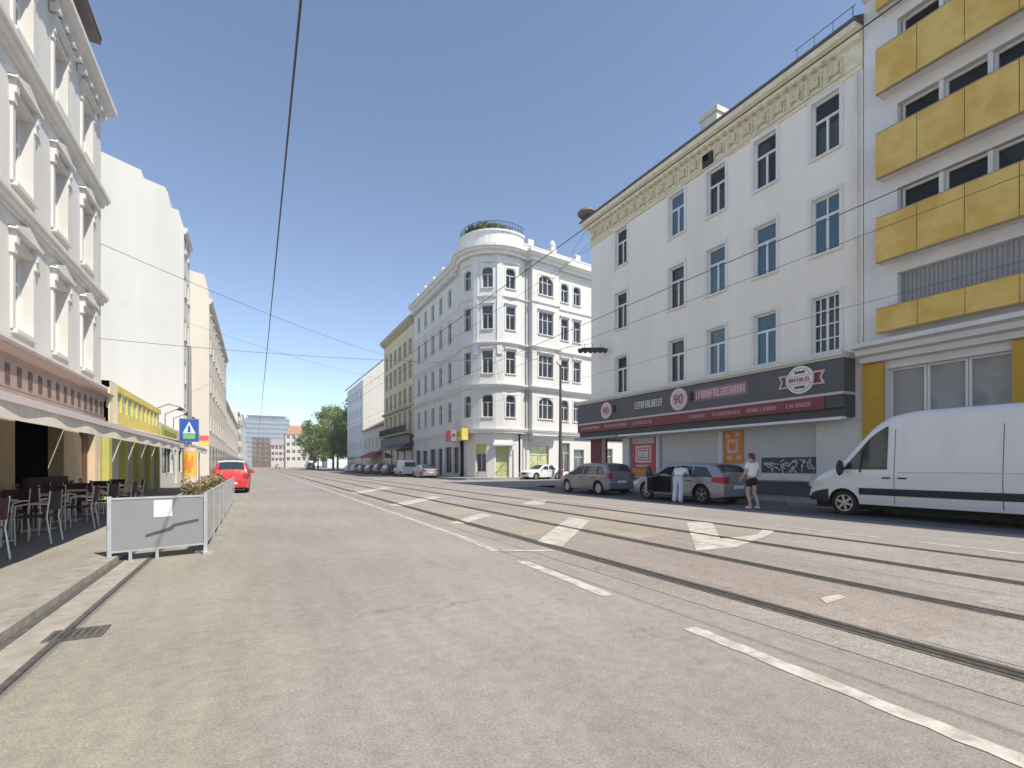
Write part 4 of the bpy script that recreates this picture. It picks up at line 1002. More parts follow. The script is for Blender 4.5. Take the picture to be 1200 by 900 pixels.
yc, zc = 11.9, 4.70
q = MB(); disc(q, (yc, zc), 0.54, 18.70, 18.778, 1); disc(q, (yc, zc), 0.47, 18.692, 18.70, 0); disc(q, (yc, zc), 0.42, 18.685, 18.692, 1)
q.box(18.67, 18.684, yc-0.56, yc+0.56, zc-0.17, zc+0.17, 0); q.box(18.66, 18.67, yc-0.5, yc+0.5, zc-0.13, zc+0.13, 1)
glyphs(q, yc+0.44, yc-0.44, zc, 0.16, 8, gr, 18.648, 2, 0.24)
q.obox((18.68, yc, zc+0.29), (0.004, 0, 0), (0, 0.2, 0), (0, 0, 0.05), 3); q.obox((18.68, yc, zc-0.29), (0.004, 0, 0), (0, 0.2, 0), (0, 0, 0.05), 3)
for s in (-1, 1):
    pts = [(yc+s*0.5, zc+0.26), (yc+s*0.93, zc+0.26), (yc+s*0.80, zc), (yc+s*0.93, zc-0.26), (yc+s*0.5, zc-0.26)]
    pin = [(yc+s*0.52, zc+0.19), (yc+s*0.80, zc+0.19), (yc+s*0.72, zc), (yc+s*0.80, zc-0.19), (yc+s*0.52, zc-0.19)]
    for P_, x0, x1, mi in ((pts, 18.745, 18.778, 0), (pin, 18.735, 18.745, 2)):
        n = len(P_); v = [(x0, a, b) for a, b in P_] + [(x1, a, b) for a, b in P_]
        q.mesh(v, [tuple(range(n)), tuple(reversed(range(n, 2*n)))] + [(i, (i+1) % n, n+(i+1) % n, n+i) for i in range(n)], mi)
q.build('ribbon_emblem', embm, ss)

# ------------------------------------------------------------------ RIGHT EDGE: house with amber balconies
bb = thing('balcony_house', 'white apartment house with amber balcony panels over amber-pillared shop windows', 'house', (19.5, 4, 0))
BY0, BY1 = -12.0, 10.04; O, U = (19.5, BY1), (0, -1); at, rz = frame_of(O, U); W = BY1 - BY0
bw = mat('balcony_house_render', (0.76, 0.75, 0.74), 0.9, 0.05, 1, streak=True)
slabs = [5.6, 8.4, 11.3, 14.2, 17.1]
ops = []; bands = []
for k in range(4): bands.append((1.05, 20.9, slabs[k]+0.42, slabs[k+1]-0.42))
gops = [(0.72, 3.95, 0.5, 4.75), (4.85, 9.0, 0.5, 4.75), (10.2, 14.5, 0.5, 4.75)]
g = MB(); facade_mesh(g, O, U, W, 0.1, 18.6, bands + gops, 0.35)
g.face([(19.5, BY0, 0.1), (40, BY0, 0.1), (40, BY0, 18.6), (19.5, BY0, 18.6)]); g.face([(19.5, BY1, 16.0), (40, BY1, 16.0), (40, BY1, 18.6), (19.5, BY1, 18.6)]); g.face([(19.5, BY0, 18.6), (40, BY0, 18.6), (40, BY1, 18.6), (19.5, BY1, 18.6)])
g.face([(40, BY0, 0.1), (40, BY1, 0.1), (40, BY1, 18), (40, BY0, 18)]); g.build('wall', bw, bb)
pn_bal = glass('pane_balcony', (0.45, 0.46, 0.48), (0.012, 0.012, 0.015), 0.7)
shut = mat('grey_shutter', (0.33, 0.33, 0.35), 0.6, 0.06, 3)
for k, (a, b, z0, z1) in enumerate(bands):
    hh = z1 - z0
    if k == 0:
        q = MB(); u = a
        while u < b - 0.05:
            q.box(19.72, 19.80, BY1-u-0.09, BY1-u, z0, z1); q.box(19.74, 19.80, BY1-u-0.12, BY1-u-0.09, z0, z1); u += 0.12
        q.build('shutter', shut, bb)
        continue
    d = win_kind(f'balc{k}', 1.1, hh, 0.33, bw, pn_bal, 'plain')
    u = a + 0.6
    while u < b - 0.5:
        put_window(d, bb, at, rz, u, z0); u += 1.2
    for uu in [a + 0.05] : pass
    q = MB(); q.box(0.05, 0.33, -0.06, 0.06, z0, z1); pm = q.data('window_post', bw); u = a + 1.2
    while u < b - 0.3: link('window_post', pm, bb, (0, BY1-u-4, 0)); u += 1.2
for k in range(1, 5):
    z = slabs[k]
    q = MB(); q.box(19.03, 19.496, BY0+0.3, BY1-0.62, z-0.02, z+0.2); q.build('balcony_slab', bw, bb)
for k in range(0, 5):
    z = slabs[k]; hgt = 0.8 if k == 0 else 1.5
    z0 = z + 0.36 if k == 0 else z - 0.03
    y = BY1 - 0.64; x0 = 18.98 if k else 19.02
    while y - 1.0 > BY0:
        q = MB(); q.box(x0-0.012, x0+0.012, y-1.19, y, z0, z0+hgt); q.build('balcony_panel', amber, bb); y -= 1.21
    q = MB(); q.box(x0+0.014, 19.45, BY1-0.652, BY1-0.635, z0, z0+hgt); q.build('balcony_side_panel', amber, bb)
    q = MB(); y = BY1 - 0.64
    while y > BY0 + 1: q.box(x0+0.016, x0+0.056, y-0.06, y-0.02, z0-0.02, z0+hgt); y -= 1.21
    q.box(x0-0.02, x0+0.06, BY0+0.4, BY1-0.66, z0+hgt+0.002, z0+hgt+0.03); q.box(x0-0.02, x0+0.06, BY0+0.4, BY1-0.66, z0-0.05, z0-0.021); q.build('balcony_rail', mat('rail_amber_metal', (0.40, 0.30, 0.14), 0.5, metal=0.3), bb)
bpth = [(19.5, BY1-0.02), (19.5, BY0)]
q = MB(); q.sweep(bpth, [(0.002, 5.0), (0.3, 5.02), (0.34, 5.2), (0.6, 5.25), (0.64, 5.42), (0.9, 5.48), (0.92, 5.62), (0.002, 5.66)]); q.build('cornice', bw, bb)
q = MB(); q.sweep(bpth, [(0.002, 18.0), (0.3, 18.1), (0.4, 18.4), (0.6, 18.5), (0.65, 18.75), (0.002, 18.8)]); q.build('cornice', bw, bb)
for a, b in ((10.02, 9.36), (6.05, 5.22), (1.0, -0.1), (-4.5, -5.6)):
    q = MB(); q.box(19.36, 19.497, b, a, 0.13, 4.98); q.build('pillar', ambw, bb)
grey_c = [mat('display_pale', (0.78, 0.78, 0.78), 0.8), mat('display_grey', (0.55, 0.55, 0.56), 0.8), mat('display_dark', (0.08, 0.08, 0.09), 0.8)]
pn_s = glass('pane_display', (0.9, 0.92, 0.93), (0.52, 0.53, 0.54), 0.45)  # pale base colour stands in for bright buildings mirrored in the glass
rs_ = random.Random(2)
for gi, (a, b, z0, z1) in enumerate(gops):
    n = 3; w = (b-a)/n
    d = win_kind(f'display{gi}', w-0.02, z1-z0, 0.33, winw, pn_s, 'plain')
    for i in range(n):
        o = put_window(d, bb, at, rz, a + w*(i+0.5), z0)
    q = MB(); q.box(20.6, 20.7, BY1-b-0.3, BY1-a+0.3, 0.5, 5.0, 1); q.box(19.9, 20.6, BY1-b, BY1-a, 0.4, 0.55, 1)
    for i in range(7):
        y = BY1 - a - rs_.uniform(0.2, b-a-0.2); z = rs_.uniform(0.6, 2.6); q.box(20.1, 20.5, y-0.28, y+0.28, 0.55, z+0.3, rs_.choice((0, 0, 1)))
    q.box(20.2, 20.5, BY1-b, BY1-a, 3.7, 4.3, 0); q.build('shop_display', grey_c, bb)
# dress forms in the window
for y in (8.75, 7.65, 6.75):
    t = thing('mannequin', {8.75: 'pale torso form at the left of the amber house shop window', 7.65: 'white dressed torso form in the middle shop window pane', 6.75: 'tall pale torso form in the right shop window pane'}[y], 'mannequin', (20.05, y, 2.2), group='torso forms in the shop window')
    q = MB(); q.lathe([(0.03, 0.0), (0.30, 0.02), (0.22, 0.7), (0.15, 0.95), (0.2, 1.2), (0.19, 1.4), (0.06, 1.5), (0.055, 1.58), (0.09, 1.65), (0.1, 1.75), (0.06, 1.85), (0.01, 1.87)], (0, 0, 0), 14); q.build('torso', mat('form_white', (0.72, 0.71, 0.70), 0.7), t, world=False, smooth=True)
    q = MB(); q.tube([(0, 0, -1.65), (0, 0, 0.05)], 0.03, 6); q.lathe([(0.0, -1.64), (0.2, -1.64), (0.2, -1.62), (0.0, -1.6)], (0, 0, 0), 12); q.build('stand', galv, t, world=False)
# ------------------------------------------------------------------ vehicles
def paintm(name, c, metal=0.0, r=0.35): return mat(name, c, r, metal=metal, spec=0.5, coat=0.7)
tyre_m = mat('tyre_rubber', (0.022, 0.022, 0.024), 0.85); rim_m = mat('rim_alloy', (0.50, 0.50, 0.51), 0.3, metal=0.8); rim_d = mat('rim_dark_gap', (0.02, 0.02, 0.022), 0.7)
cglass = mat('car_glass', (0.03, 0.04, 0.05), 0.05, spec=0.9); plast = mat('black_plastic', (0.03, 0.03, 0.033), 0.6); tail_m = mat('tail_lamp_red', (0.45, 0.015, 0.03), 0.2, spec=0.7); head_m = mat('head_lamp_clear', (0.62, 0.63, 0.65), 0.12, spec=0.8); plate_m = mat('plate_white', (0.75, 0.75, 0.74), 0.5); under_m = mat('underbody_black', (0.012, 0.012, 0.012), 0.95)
def interp(pts, x):
    if x <= pts[0][0]: return pts[0][1]
    if x >= pts[-1][0]: return pts[-1][1]
    for i in range(len(pts)-1):
        (x0, y0), (x1, y1) = pts[i], pts[i+1]
        if x <= x1:
            def sl(j):
                if j <= 0 or j >= len(pts)-1: return None
                a = (pts[j][1]-pts[j-1][1])/(pts[j][0]-pts[j-1][0]); b = (pts[j+1][1]-pts[j][1])/(pts[j+1][0]-pts[j][0])
                return 0 if a*b <= 0 else 2*a*b/(a+b)
            s = (y1-y0)/(x1-x0); m0 = sl(i); m1 = sl(i+1); m0 = s if m0 is None else m0; m1 = s if m1 is None else m1
            t = (x-x0)/(x1-x0); h = x1-x0
            return (2*t**3-3*t*t+1)*y0 + (t**3-2*t*t+t)*h*m0 + (-2*t**3+3*t*t)*y1 + (t**3-t*t)*h*m1
def vehicle(name, label, cat, p, loc, rz, group=None):
    """p: L, w (half width), top [(x,z)], belt, tumble, wheels (rear x, front x), wr, side windows, paint, ..."""
    root = thing(name, label, cat, loc, rz, group)
    Lh = p['L']/2; w = p['w']; top = p['top']; belt = p['belt']; tum = p['tumble']; wr = p['wr']; wx = p['wheels']; sill = p.get('sill', 0.24); rc = p.get('round', 0.09)
    T = lambda x: interp(top, x)
    def Wd(x, z):
        e = abs(x)/Lh; pl = 1 - p.get('plan', 0.13)*e**7 - 0.025*e*e
        v = w*pl
        if z > belt: v -= tum*(z-belt)
        else: v -= 0.05*((belt-0.25-z)/0.5)**2 * (1 if z < belt-0.25 else 0.25)
        return v
    def lo(x):
        z = sill + (0.06*max(0, (abs(x)/Lh-0.86)/0.14))
        for c in wx:
            d = abs(x-c); Ra = wr + 0.065
            if d < Ra: z = max(z, wr + math.sqrt(Ra*Ra-d*d))
        return z
    xs = set(-Lh + p['L']*i/64 for i in range(65))
    for c in wx:
        for k in range(-10, 11): xs.add(c + (wr+0.065)*math.sin(R(9*k)))
        xs |= {c-wr-0.0655, c+wr+0.0655}
    xs = sorted(x for x in xs if -Lh <= x <= Lh); NS, NR, NT = 9, 4, 4
    crown = p.get('crown', 0.035)
    def section(x):
        zt, zl = T(x), lo(x); r = min(rc, (zt-zl)*0.3); pts = []
        for i in range(NS): z = zl + (zt-r-zl)*i/(NS-1); pts.append((Wd(x, z), z))
        wy = Wd(x, zt-r)
        for i in range(1, NR+1): a = R(90*i/NR); pts.append((wy - r + r*math.cos(a), zt - r + r*math.sin(a)))
        ye = pts[-1][0]
        for i in range(1, NT+1): y = ye*(1-i/NT); pts.append((y, zt + crown*(1-(y/ye)**2)))
        return pts
    m = MB(); secs = [section(x) for x in xs]; K = len(secs[0]); verts = []
    for x, s in zip(xs, secs):
        verts += [(x, y, z) for y, z in s] + [(x, -y, z) for y, z in s[-2::-1]]
    M = 2*K-1; faces = []; strip = p.get('strip')
    for i in range(len(xs)-1):
        for k in range(M-1): faces.append((i*M+k, i*M+k+1, (i+1)*M+k+1, (i+1)*M+k))
    for f in faces:
        zc = sum(verts[a][2] for a in f)/4; xc = sum(verts[a][0] for a in f)/4
        k_ = f[0] % M; k_ = min(k_, M-2-k_)
        mi = 1 if (p.get('bumper_z', 0.0) and k_ < 4 and abs(xc) > Lh-0.62) else 0
        m.mesh([], [], 0); m.f.append(f); m.mi.append(mi)
    m.v = list(verts)
    for i0, rev in ((0, 0), ((len(xs)-1)*M, 1)):          # end faces, in horizontal strips
        for k in range(K-1):
            a, b = i0+k, i0+k+1; c, d = i0+M-1-k-1, i0+M-1-k
            zc = (verts[a][2]+verts[b][2])/2
            if b == c: m.f.append((a, b, d)); m.mi.append(0)
            else: m.f.append((a, b, c, d)); m.mi.append(1 if (p.get('bumper_z', 0.0) and k < 4) else 0)
    m.build('body', [p['paint'], p.get('bumper', plast)], root, smooth=True, world=False)
    u = MB(); u.box(-Lh+0.18, Lh-0.18, -w+0.27, w-0.27, 0.19, 0.62); u.build('underbody', under_m, root, world=False)
    # glazing patches
    def side_patch(name, x0b, x1b, x0t, x1t, zb, mar, mt, off=0.008, zmax=9, zb1=None):
        for s in (1, -1):
            g = MB(); n = 14; rows_ = 5; grid = []
            for i in range(n+1):
                t = i/n; xb = x0b+(x1b-x0b)*t; xt = x0t+(x1t-x0t)*t; zbb = zb + ((zb1-zb)*t if zb1 is not None else 0)
                zt = max(zbb+0.02, min(zmax, T(xt)-mar)); c = []
                for j in range(rows_+1):
                    q = j/rows_; x = xb+(xt-xb)*q; z = zbb+(zt-zbb)*q; c.append((x, s*(Wd(x, z)+off), z))
                grid.append(c)
            for i in range(n):
                for j in range(rows_):
                    f = [grid[i][j], grid[i+1][j], grid[i+1][j+1], grid[i][j+1]]
                    g.face(f if s < 0 else f[::-1])
            g.build(name, mt, root, world=False)
    for sw in p['side']: side_patch('side_window', *sw[:5], sw[5] if len(sw) > 5 else 0.13, cglass)
    def top_patch(name, x0, x1, half, mt, dz=0.012):
        g = MB(); n, k = 8, 8; gr_ = []
        for i in range(n+1):
            x = x0+(x1-x0)*i/n; zt = T(x); r = rc; ye = (Wd(x, zt-r)-r)
            gr_.append([(x, ye*half*(2*j/k-1), zt + crown*(1-(half*(2*j/k-1))**2) + dz) for j in range(k+1)])
        for i in range(n):
            for j in range(k): g.face([gr_[i][j], gr_[i+1][j], gr_[i+1][j+1], gr_[i][j+1]])
        g.build(name, mt, root, world=False)
    if p.get('ws'): top_patch('windscreen', *p['ws'], 1.0, cglass)
    if p.get('rw'): top_patch('rear_window', *p['rw'], 0.95, cglass)
    if p.get('rear_glass'):
        a, b, hw = p['rear_glass']; g = MB(); g.box(-Lh-0.012, -Lh+0.03, -hw, hw, a, b); g.build('rear_window', cglass, root, world=False)
    for nm, x0, x1, z0, z1, mt in p.get('strips', []):
        for s in (1, -1):
            g = MB(); n = 24
            for i in range(n):
                xa = x0+(x1-x0)*i/n; xb = x0+(x1-x0)*(i+1)/n
                f = [(xa, s*(Wd(xa, z0)+.012), z0), (xb, s*(Wd(xb, z0)+.012), z0), (xb, s*(Wd(xb, z1)+.012), z1), (xa, s*(Wd(xa, z1)+.012), z1)]
                g.face(f if s < 0 else f[::-1])
            g.build(nm, mt, root, world=False)
    # door seams
    g = MB()
    for x in p.get('seams', []):
        for s in (1, -1):
            z = lo(x)+0.05; pts = []
            while z < p.get('seam_top', belt)+0.01: pts.append((x, s*(Wd(x, z)+0.001), z)); z += 0.08
            if len(pts) > 1: g.tube(pts, 0.007, 4)
    if g.v: g.build('door_seam', plast, root, world=False)
    for x in p.get('handles', []):
        for s in (1, -1):
            g = MB(); z = belt-0.12; g.obox((x, s*(Wd(x, z)+0.015), z), (0.09, 0, 0), (0, 0.014, 0), (0, 0, 0.018)); g.build('door_handle', p.get('handle_m', plast), root, world=False)
    # wheels
    rimv = p.get('rim', rim_m)
    for x in wx:
        for s in (1, -1):
            yo = s*(Wd(x, wr)-0.01); yi = yo - s*0.2; h = [yi, yi+s*0.02, yo-s*0.03, yo]
            g = MB(); g.lathe([(wr*0.6, h[0]), (wr*0.93, h[0]), (wr, h[1]), (wr, h[2]), (wr*0.95, h[3]), (wr*0.68, h[3]), (wr*0.66, h[3]-s*0.02)], (x, 0, wr), 28, axis='y')
            o = g.build('wheel', tyre_m, root, world=False, smooth=True)
            g = MB(); g.lathe([(0.0, yo-s*0.06), (wr*0.67, yo-s*0.06)], (x, 0, wr), 24, 1, axis='y')
            g.lathe([(wr*0.68, yo-s*0.045), (wr*0.68, yo-s*0.008), (wr*0.60, yo-s*0.012), (wr*0.59, yo-s*0.05)], (x, 0, wr), 28, 0, axis='y'); g.lathe([(0.0, yo-s*0.014), (wr*0.16, yo-s*0.018), (wr*0.17, yo-s*0.05)], (x, 0, wr), 16, 0, axis='y')
            ns = p.get('spokes', 5)
            for k in range(ns):
                a = 2*math.pi*k/ns + 0.3; d = Vector((math.cos(a), 0, math.sin(a))); t = Vector((-math.sin(a), 0, math.cos(a)))
                for e in ((-1, 1) if p.get('twin', False) else (0,)):
                    g.obox(Vector((x, yo-s*0.034, wr)) + d*wr*0.38 + t*e*wr*0.1, d*wr*0.24, t*wr*(0.05 if p.get('twin', False) else 0.09), Vector((0, 0.014, 0)))
            g.build('rim', [rimv, rim_d], o, world=False)
    # lamps, grille, plates, mirrors
    zf = p.get('lamp_z', 0.68)
    for s in (1, -1):
        g = MB(); x1 = Lh-0.05; x0 = x1-0.42; n = 8
        for i in range(n):
            a = x0+(x1-x0)*i/n; b = x0+(x1-x0)*(i+1)/n
            g.face([(a, s*(Wd(a, zf)+.01), zf-0.02-0.05*i/n), (b, s*(Wd(b, zf)+.01), zf-0.02-0.05*(i+1)/n), (b, s*(Wd(b, zf+.1)+.01), zf+0.1), (a, s*(Wd(a, zf+.1)+.01), zf+0.1)])
        y1 = s*(Wd(Lh, zf)+0.005); y0 = s*w*0.5; xf = Lh+0.008
        g.face([(xf, y0, zf-0.07), (xf, y1, zf-0.07), (xf, y1, zf+0.08), (xf, y0, zf+0.06)]); g.build('headlight', head_m, root, world=False)
        a, b = p.get('tail_z', (0.78, 0.98)); tl = p.get('tail_len', 0.28); g = MB(); x0 = -Lh+0.02
        for i in range(6):
            xa = x0+tl*i/6; xb = x0+tl*(i+1)/6; q0 = 0.05*i/6
            g.face([(xa, s*(Wd(xa, a)+.012), a+q0), (xb, s*(Wd(xb, a)+.012), a+q0+.008), (xb, s*(Wd(xb, b)+.012), b), (xa, s*(Wd(xa, b)+.012), b)])
        y1 = s*(Wd(-Lh, a)+0.012); y0 = s*w*p.get('tail_in', 0.55); g.box(-Lh-0.014, -Lh+0.03, min(y0, y1), max(y0, y1), a, b); g.build('tail_light', tail_m, root, world=False)
        mx_ = p.get('mirror_x'); mz = p.get('mirror_z', belt+0.06); ms = p.get('mirror_s', 1.0)
        if mx_ is not None:
            g = MB(); yb = s*(Wd(mx_, mz)+0.13*ms); g.lathe([(0.0, -0.055), (0.085*ms, -0.05), (0.1*ms, 0.0), (0.07*ms, 0.05), (0.0, 0.07)], (0, 0, 0), 12, axis='y')
            g.v = [(mx_ + b_*0.9, yb + a_, mz + c_*(1.0 if ms < 1.2 else 1.5)) for (a_, b_, c_) in g.v]; g.tube([(mx_, s*Wd(mx_, mz-.05), mz-.05), (mx_, yb, mz-0.03)], 0.025, 6); g.build('mirror', p.get('mirror_m', p['paint']), root, world=False, smooth=True)
    g = MB(); g.box(Lh-0.02, Lh+0.006, -w*0.42, w*0.42, zf-0.16, zf+0.06); g.build('grille', plast, root, world=False)
    for nm, xx in (('number_plate', Lh+0.016), ('number_plate', -Lh-0.016)):
        g = MB(); zp = (0.42 if xx > 0 else p.get('plate_z', 0.62)); g.box(xx-0.008, xx+0.008, -0.26, 0.26, zp-0.055, zp+0.055); g.build(nm, plate_m, root, world=False)
    return root, Wd, T
def roof_strips(Wd): pass
estate = dict(L=4.62, w=0.90, belt=0.95, tumble=0.42, wr=0.335, wheels=(-1.40, 1.42), sill=0.23, round=0.10, bumper_z=0.0,
    top=[(-2.31, 0.74), (-2.27, 1.02), (-2.18, 1.10), (-1.85, 1.36), (-1.5, 1.425), (-0.4, 1.47), (0.25, 1.43), (0.72, 1.2), (1.15, 0.985), (1.5, 0.93), (2.0, 0.84), (2.24, 0.70), (2.31, 0.56)],
    ws=(0.30, 1.12), rw=(-2.16, -1.82), side=[(-1.9, -1.05, -1.55, -1.0, 0.97, .1), (-0.98, -0.08, -0.93, -0.12, 0.97, .1), (0.0, 0.92, -0.04, 0.36, 0.97, .1)], seams=(-1.0, -0.03, 1.0), handles=(-0.85, 0.12), lamp_z=0.64, tail_z=(0.76, 0.97), tail_len=0.42, mirror_x=0.78, spokes=5, twin=False)
def variant(b, **k): d = dict(b); d.update(k); return d
hatch = dict(L=4.05, w=0.87, belt=0.98, tumble=0.36, wr=0.315, wheels=(-1.27, 1.27), sill=0.23, round=0.10,
    top=[(-2.025, 0.72), (-2.0, 1.0), (-1.93, 1.14), (-1.66, 1.50), (-1.3, 1.57), (-0.2, 1.60), (0.35, 1.54), (0.85, 1.25), (1.2, 1.06), (1.5, 0.99), (1.82, 0.86), (1.98, 0.70), (2.025, 0.54)],
    ws=(0.40, 1.18), rw=(-1.93, -1.64), side=[(-1.72, -1.1, -1.48, -1.05, 1.0, .12), (-1.02, -0.12, -0.97, -0.16, 1.0, .12), (-0.04, 0.98, -0.08, 0.42, 1.0, .12)], seams=(-1.04, -0.08, 1.05), handles=(-0.9, 0.06), lamp_z=0.68, tail_z=(0.85, 1.12), tail_len=0.16, tail_in=0.66, mirror_x=0.8)
sedan = dict(L=4.5, w=0.88, belt=0.93, tumble=0.42, wr=0.32, wheels=(-1.33, 1.37), sill=0.22, round=0.09,
    top=[(-2.25, 0.70), (-2.2, 0.94), (-1.9, 1.0), (-1.5, 1.03), (-1.1, 1.24), (-0.7, 1.40), (-0.1, 1.43), (0.3, 1.38), (0.75, 1.15), (1.1, 0.97), (1.5, 0.91), (2.0, 0.8), (2.2, 0.66), (2.25, 0.54)],
    ws=(0.36, 1.08), rw=(-1.46, -0.76), side=[(-1.15, -0.2, -0.78, -0.22, 0.95, .11), (-0.12, 0.88, -0.14, 0.36, 0.95, .11)], seams=(-0.16, 0.98), handles=(-0.3, 0.1), lamp_z=0.62, tail_z=(0.72, 0.9), tail_len=0.25, mirror_x=0.74)
vanp = dict(L=6.95, w=1.0, belt=1.18, tumble=0.075, wr=0.345, wheels=(-1.88, 2.45), sill=0.34, round=0.17, crown=0.06, bumper_z=0.62, plan=0.16,
    top=[(-3.475, 2.55), (-3.40, 2.66), (-2.0, 2.74), (0.6, 2.76), (1.25, 2.68), (1.62, 2.48), (2.05, 2.02), (2.48, 1.52), (2.66, 1.36), (3.0, 1.22), (3.28, 1.05), (3.43, 0.86), (3.475, 0.6)],
    ws=(1.70, 2.56), side=[(1.34, 2.44, 1.34, 1.80, 1.28, .24)], seams=(-0.9, 1.18), seam_top=2.35, handles=(1.36, 1.0), lamp_z=0.84, tail_z=(0.9, 1.5), tail_len=0.1, tail_in=0.86, mirror_x=2.42, mirror_z=1.32, mirror_s=1.5, mirror_m=plast,
    strips=[('rub_strip', -3.35, -2.31, 0.60, 0.78, mat('dark_rub_strip', (0.018, 0.02, 0.03), 0.6)), ('rub_strip', -1.45, 2.02, 0.60, 0.78, mat('dark_rub_strip', (0.018, 0.02, 0.03), 0.6)), ('side_crease', -3.3, 1.1, 1.20, 1.225, mat('van_crease_shade', (0.50, 0.53, 0.57), 0.5))], spokes=6, rear_glass=(1.35, 2.1, 0.75), plate_z=0.9)  # the crease is a flat greyer strip, its shade painted in
wp = paintm('van_white_paint', (0.74, 0.76, 0.79)); silver = paintm('silver_grey_paint', (0.36, 0.37, 0.39), 0.55, 0.34); silver_b = paintm('blue_silver_paint', (0.30, 0.325, 0.36), 0.55, 0.34)
v_, _, _ = vehicle('delivery_van', 'long white high-roof van with a dark rub strip, parked at the right edge', 'van', variant(vanp, paint=wp), (15.5, 5.58, 0.004), R(90))
# split window bar and partition pillar in the cab door
q = MB(); q.obox((1.96, 0.985, 1.50), (0.02, 0, 0.0), (0, 0.018, 0), (-0.03, 0, 0.30)); q.build('window_bar', plast, v_, world=False)
est, EW, ET = vehicle('estate_car', 'silver-grey estate car with dark five-spoke wheels, front door open, beside the two people', 'car', variant(estate, paint=silver_b, rim=mat('rim_grey', (0.30, 0.30, 0.31), 0.35, metal=0.7)), (15.1, 14.12, 0.004), R(90))
# the open front door on the street side (local y = +) and a black patch over the body, painted as its shaded opening
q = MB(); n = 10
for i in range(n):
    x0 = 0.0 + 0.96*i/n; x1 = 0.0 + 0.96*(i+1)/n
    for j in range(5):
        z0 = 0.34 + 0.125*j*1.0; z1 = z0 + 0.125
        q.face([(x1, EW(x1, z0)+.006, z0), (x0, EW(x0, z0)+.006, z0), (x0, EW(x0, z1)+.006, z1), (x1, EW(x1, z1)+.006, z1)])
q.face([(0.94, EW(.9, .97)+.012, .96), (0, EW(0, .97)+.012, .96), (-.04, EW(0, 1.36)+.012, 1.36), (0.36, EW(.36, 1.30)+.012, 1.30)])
q.build('doorway', under_m, est, world=False)
hd = Vector((0.98, 0.905)); ang = R(58); dd = Vector((-math.cos(ang), math.sin(ang))); nn = Vector((math.sin(ang), math.cos(ang)))
q = MB(); c = hd + dd*0.5
q.obox((c.x, c.y, 0.63), (dd.x*0.5, dd.y*0.5, 0), (nn.x*0.035, nn.y*0.035, 0), (0, 0, 0.31)); q.obox((c.x-nn.x*.045, c.y-nn.y*.045, 0.66), (dd.x*0.44, dd.y*0.44, 0), (nn.x*0.012, nn.y*0.012, 0), (0, 0, 0.24), 1)
tip = hd + dd*0.98; 
q.tube([(hd.x+dd.x*.05, hd.y+dd.y*.05, 0.95), (hd.x+dd.x*.55, hd.y+dd.y*.55-0.05, 1.30), (tip.x, tip.y-0.06, 1.36), (tip.x, tip.y, 0.94)], 0.025, 6, 1)
dr = q.build('open_door', [silver_b, plast], est, world=False)
q = MB(); q.mesh([(hd.x+dd.x*.08, hd.y+dd.y*.08, 0.95), (tip.x, tip.y, 0.95), (tip.x, tip.y-.06, 1.35), (hd.x+dd.x*.55, hd.y+dd.y*.55-.05, 1.29)], [(0,1,2,3)]); q.build('side_window', cglass, dr, world=False)
vehicle('compact_car', 'silver compact hatchback parked in front of the red shop pillar', 'car', variant(hatch, top=[(a, b*0.93) for a, b in hatch['top']], belt=0.92, side=[(-1.72, -1.1, -1.48, -1.05, .94, .12), (-1.02, -0.12, -0.97, -0.16, .94, .12), (-0.04, 0.98, -0.08, 0.42, .94, .12)], tail_z=(0.78, 1.02), paint=paintm('grey_silver_paint', (0.25, 0.26, 0.275), 0.5, 0.34), rim=mat('hubcap_silver', (0.6, 0.6, 0.61), 0.4, metal=0.4), spokes=9, wheels=(-1.3, 1.32)), (15.1, 20.1, 0.004), R(90))
redc = variant(hatch, L=4.15, w=0.82, paint=paintm('red_car_paint', (0.62, 0.03, 0.035)), tail_z=(0.72, 1.0), plate_z=0.5)
rd, RW_, RT_ = vehicle('red_car', 'red compact car with a white roof parked behind the cafe fence', 'car', redc, (-1.08, 30.0, 0.004), R(90))
q = MB()
for i in range(10):
    x0 = -1.62 + 2.0*i/10; x1 = -1.62 + 2.0*(i+1)/10
    for j in range(8):
        y0, y1 = (-1+2*j/8), (-1+2*(j+1)/8); f = lambda x, y: (x, y*(RW_(x, RT_(x)-.1)-.05), RT_(x)+0.035*(1-y*y)+0.014)
        q.face([f(x0, y0), f(x1, y0), f(x1, y1), f(x0, y1)])
q.build('white_roof', wp, rd, world=False)
whs = paintm('white_car_paint', (0.72, 0.72, 0.72)); dkp = paintm('dark_grey_car_paint', (0.035, 0.037, 0.045)); blp = paintm('dark_blue_car_paint', (0.03, 0.05, 0.10)); grp = paintm('olive_car_paint', (0.10, 0.11, 0.07)); brp = paintm('maroon_car_paint', (0.16, 0.03, 0.035))
vehicle('white_car', 'white saloon car parked along the sunlit side street by the corner house', 'car', variant(sedan, paint=whs), (25.3, 42.4, 0.0), R(188))
vehicle('silver_car', 'silver saloon car parked at the street corner ahead of the white panel van', 'car', variant(sedan, paint=silver), (16.7, 53.5, 0), R(90))
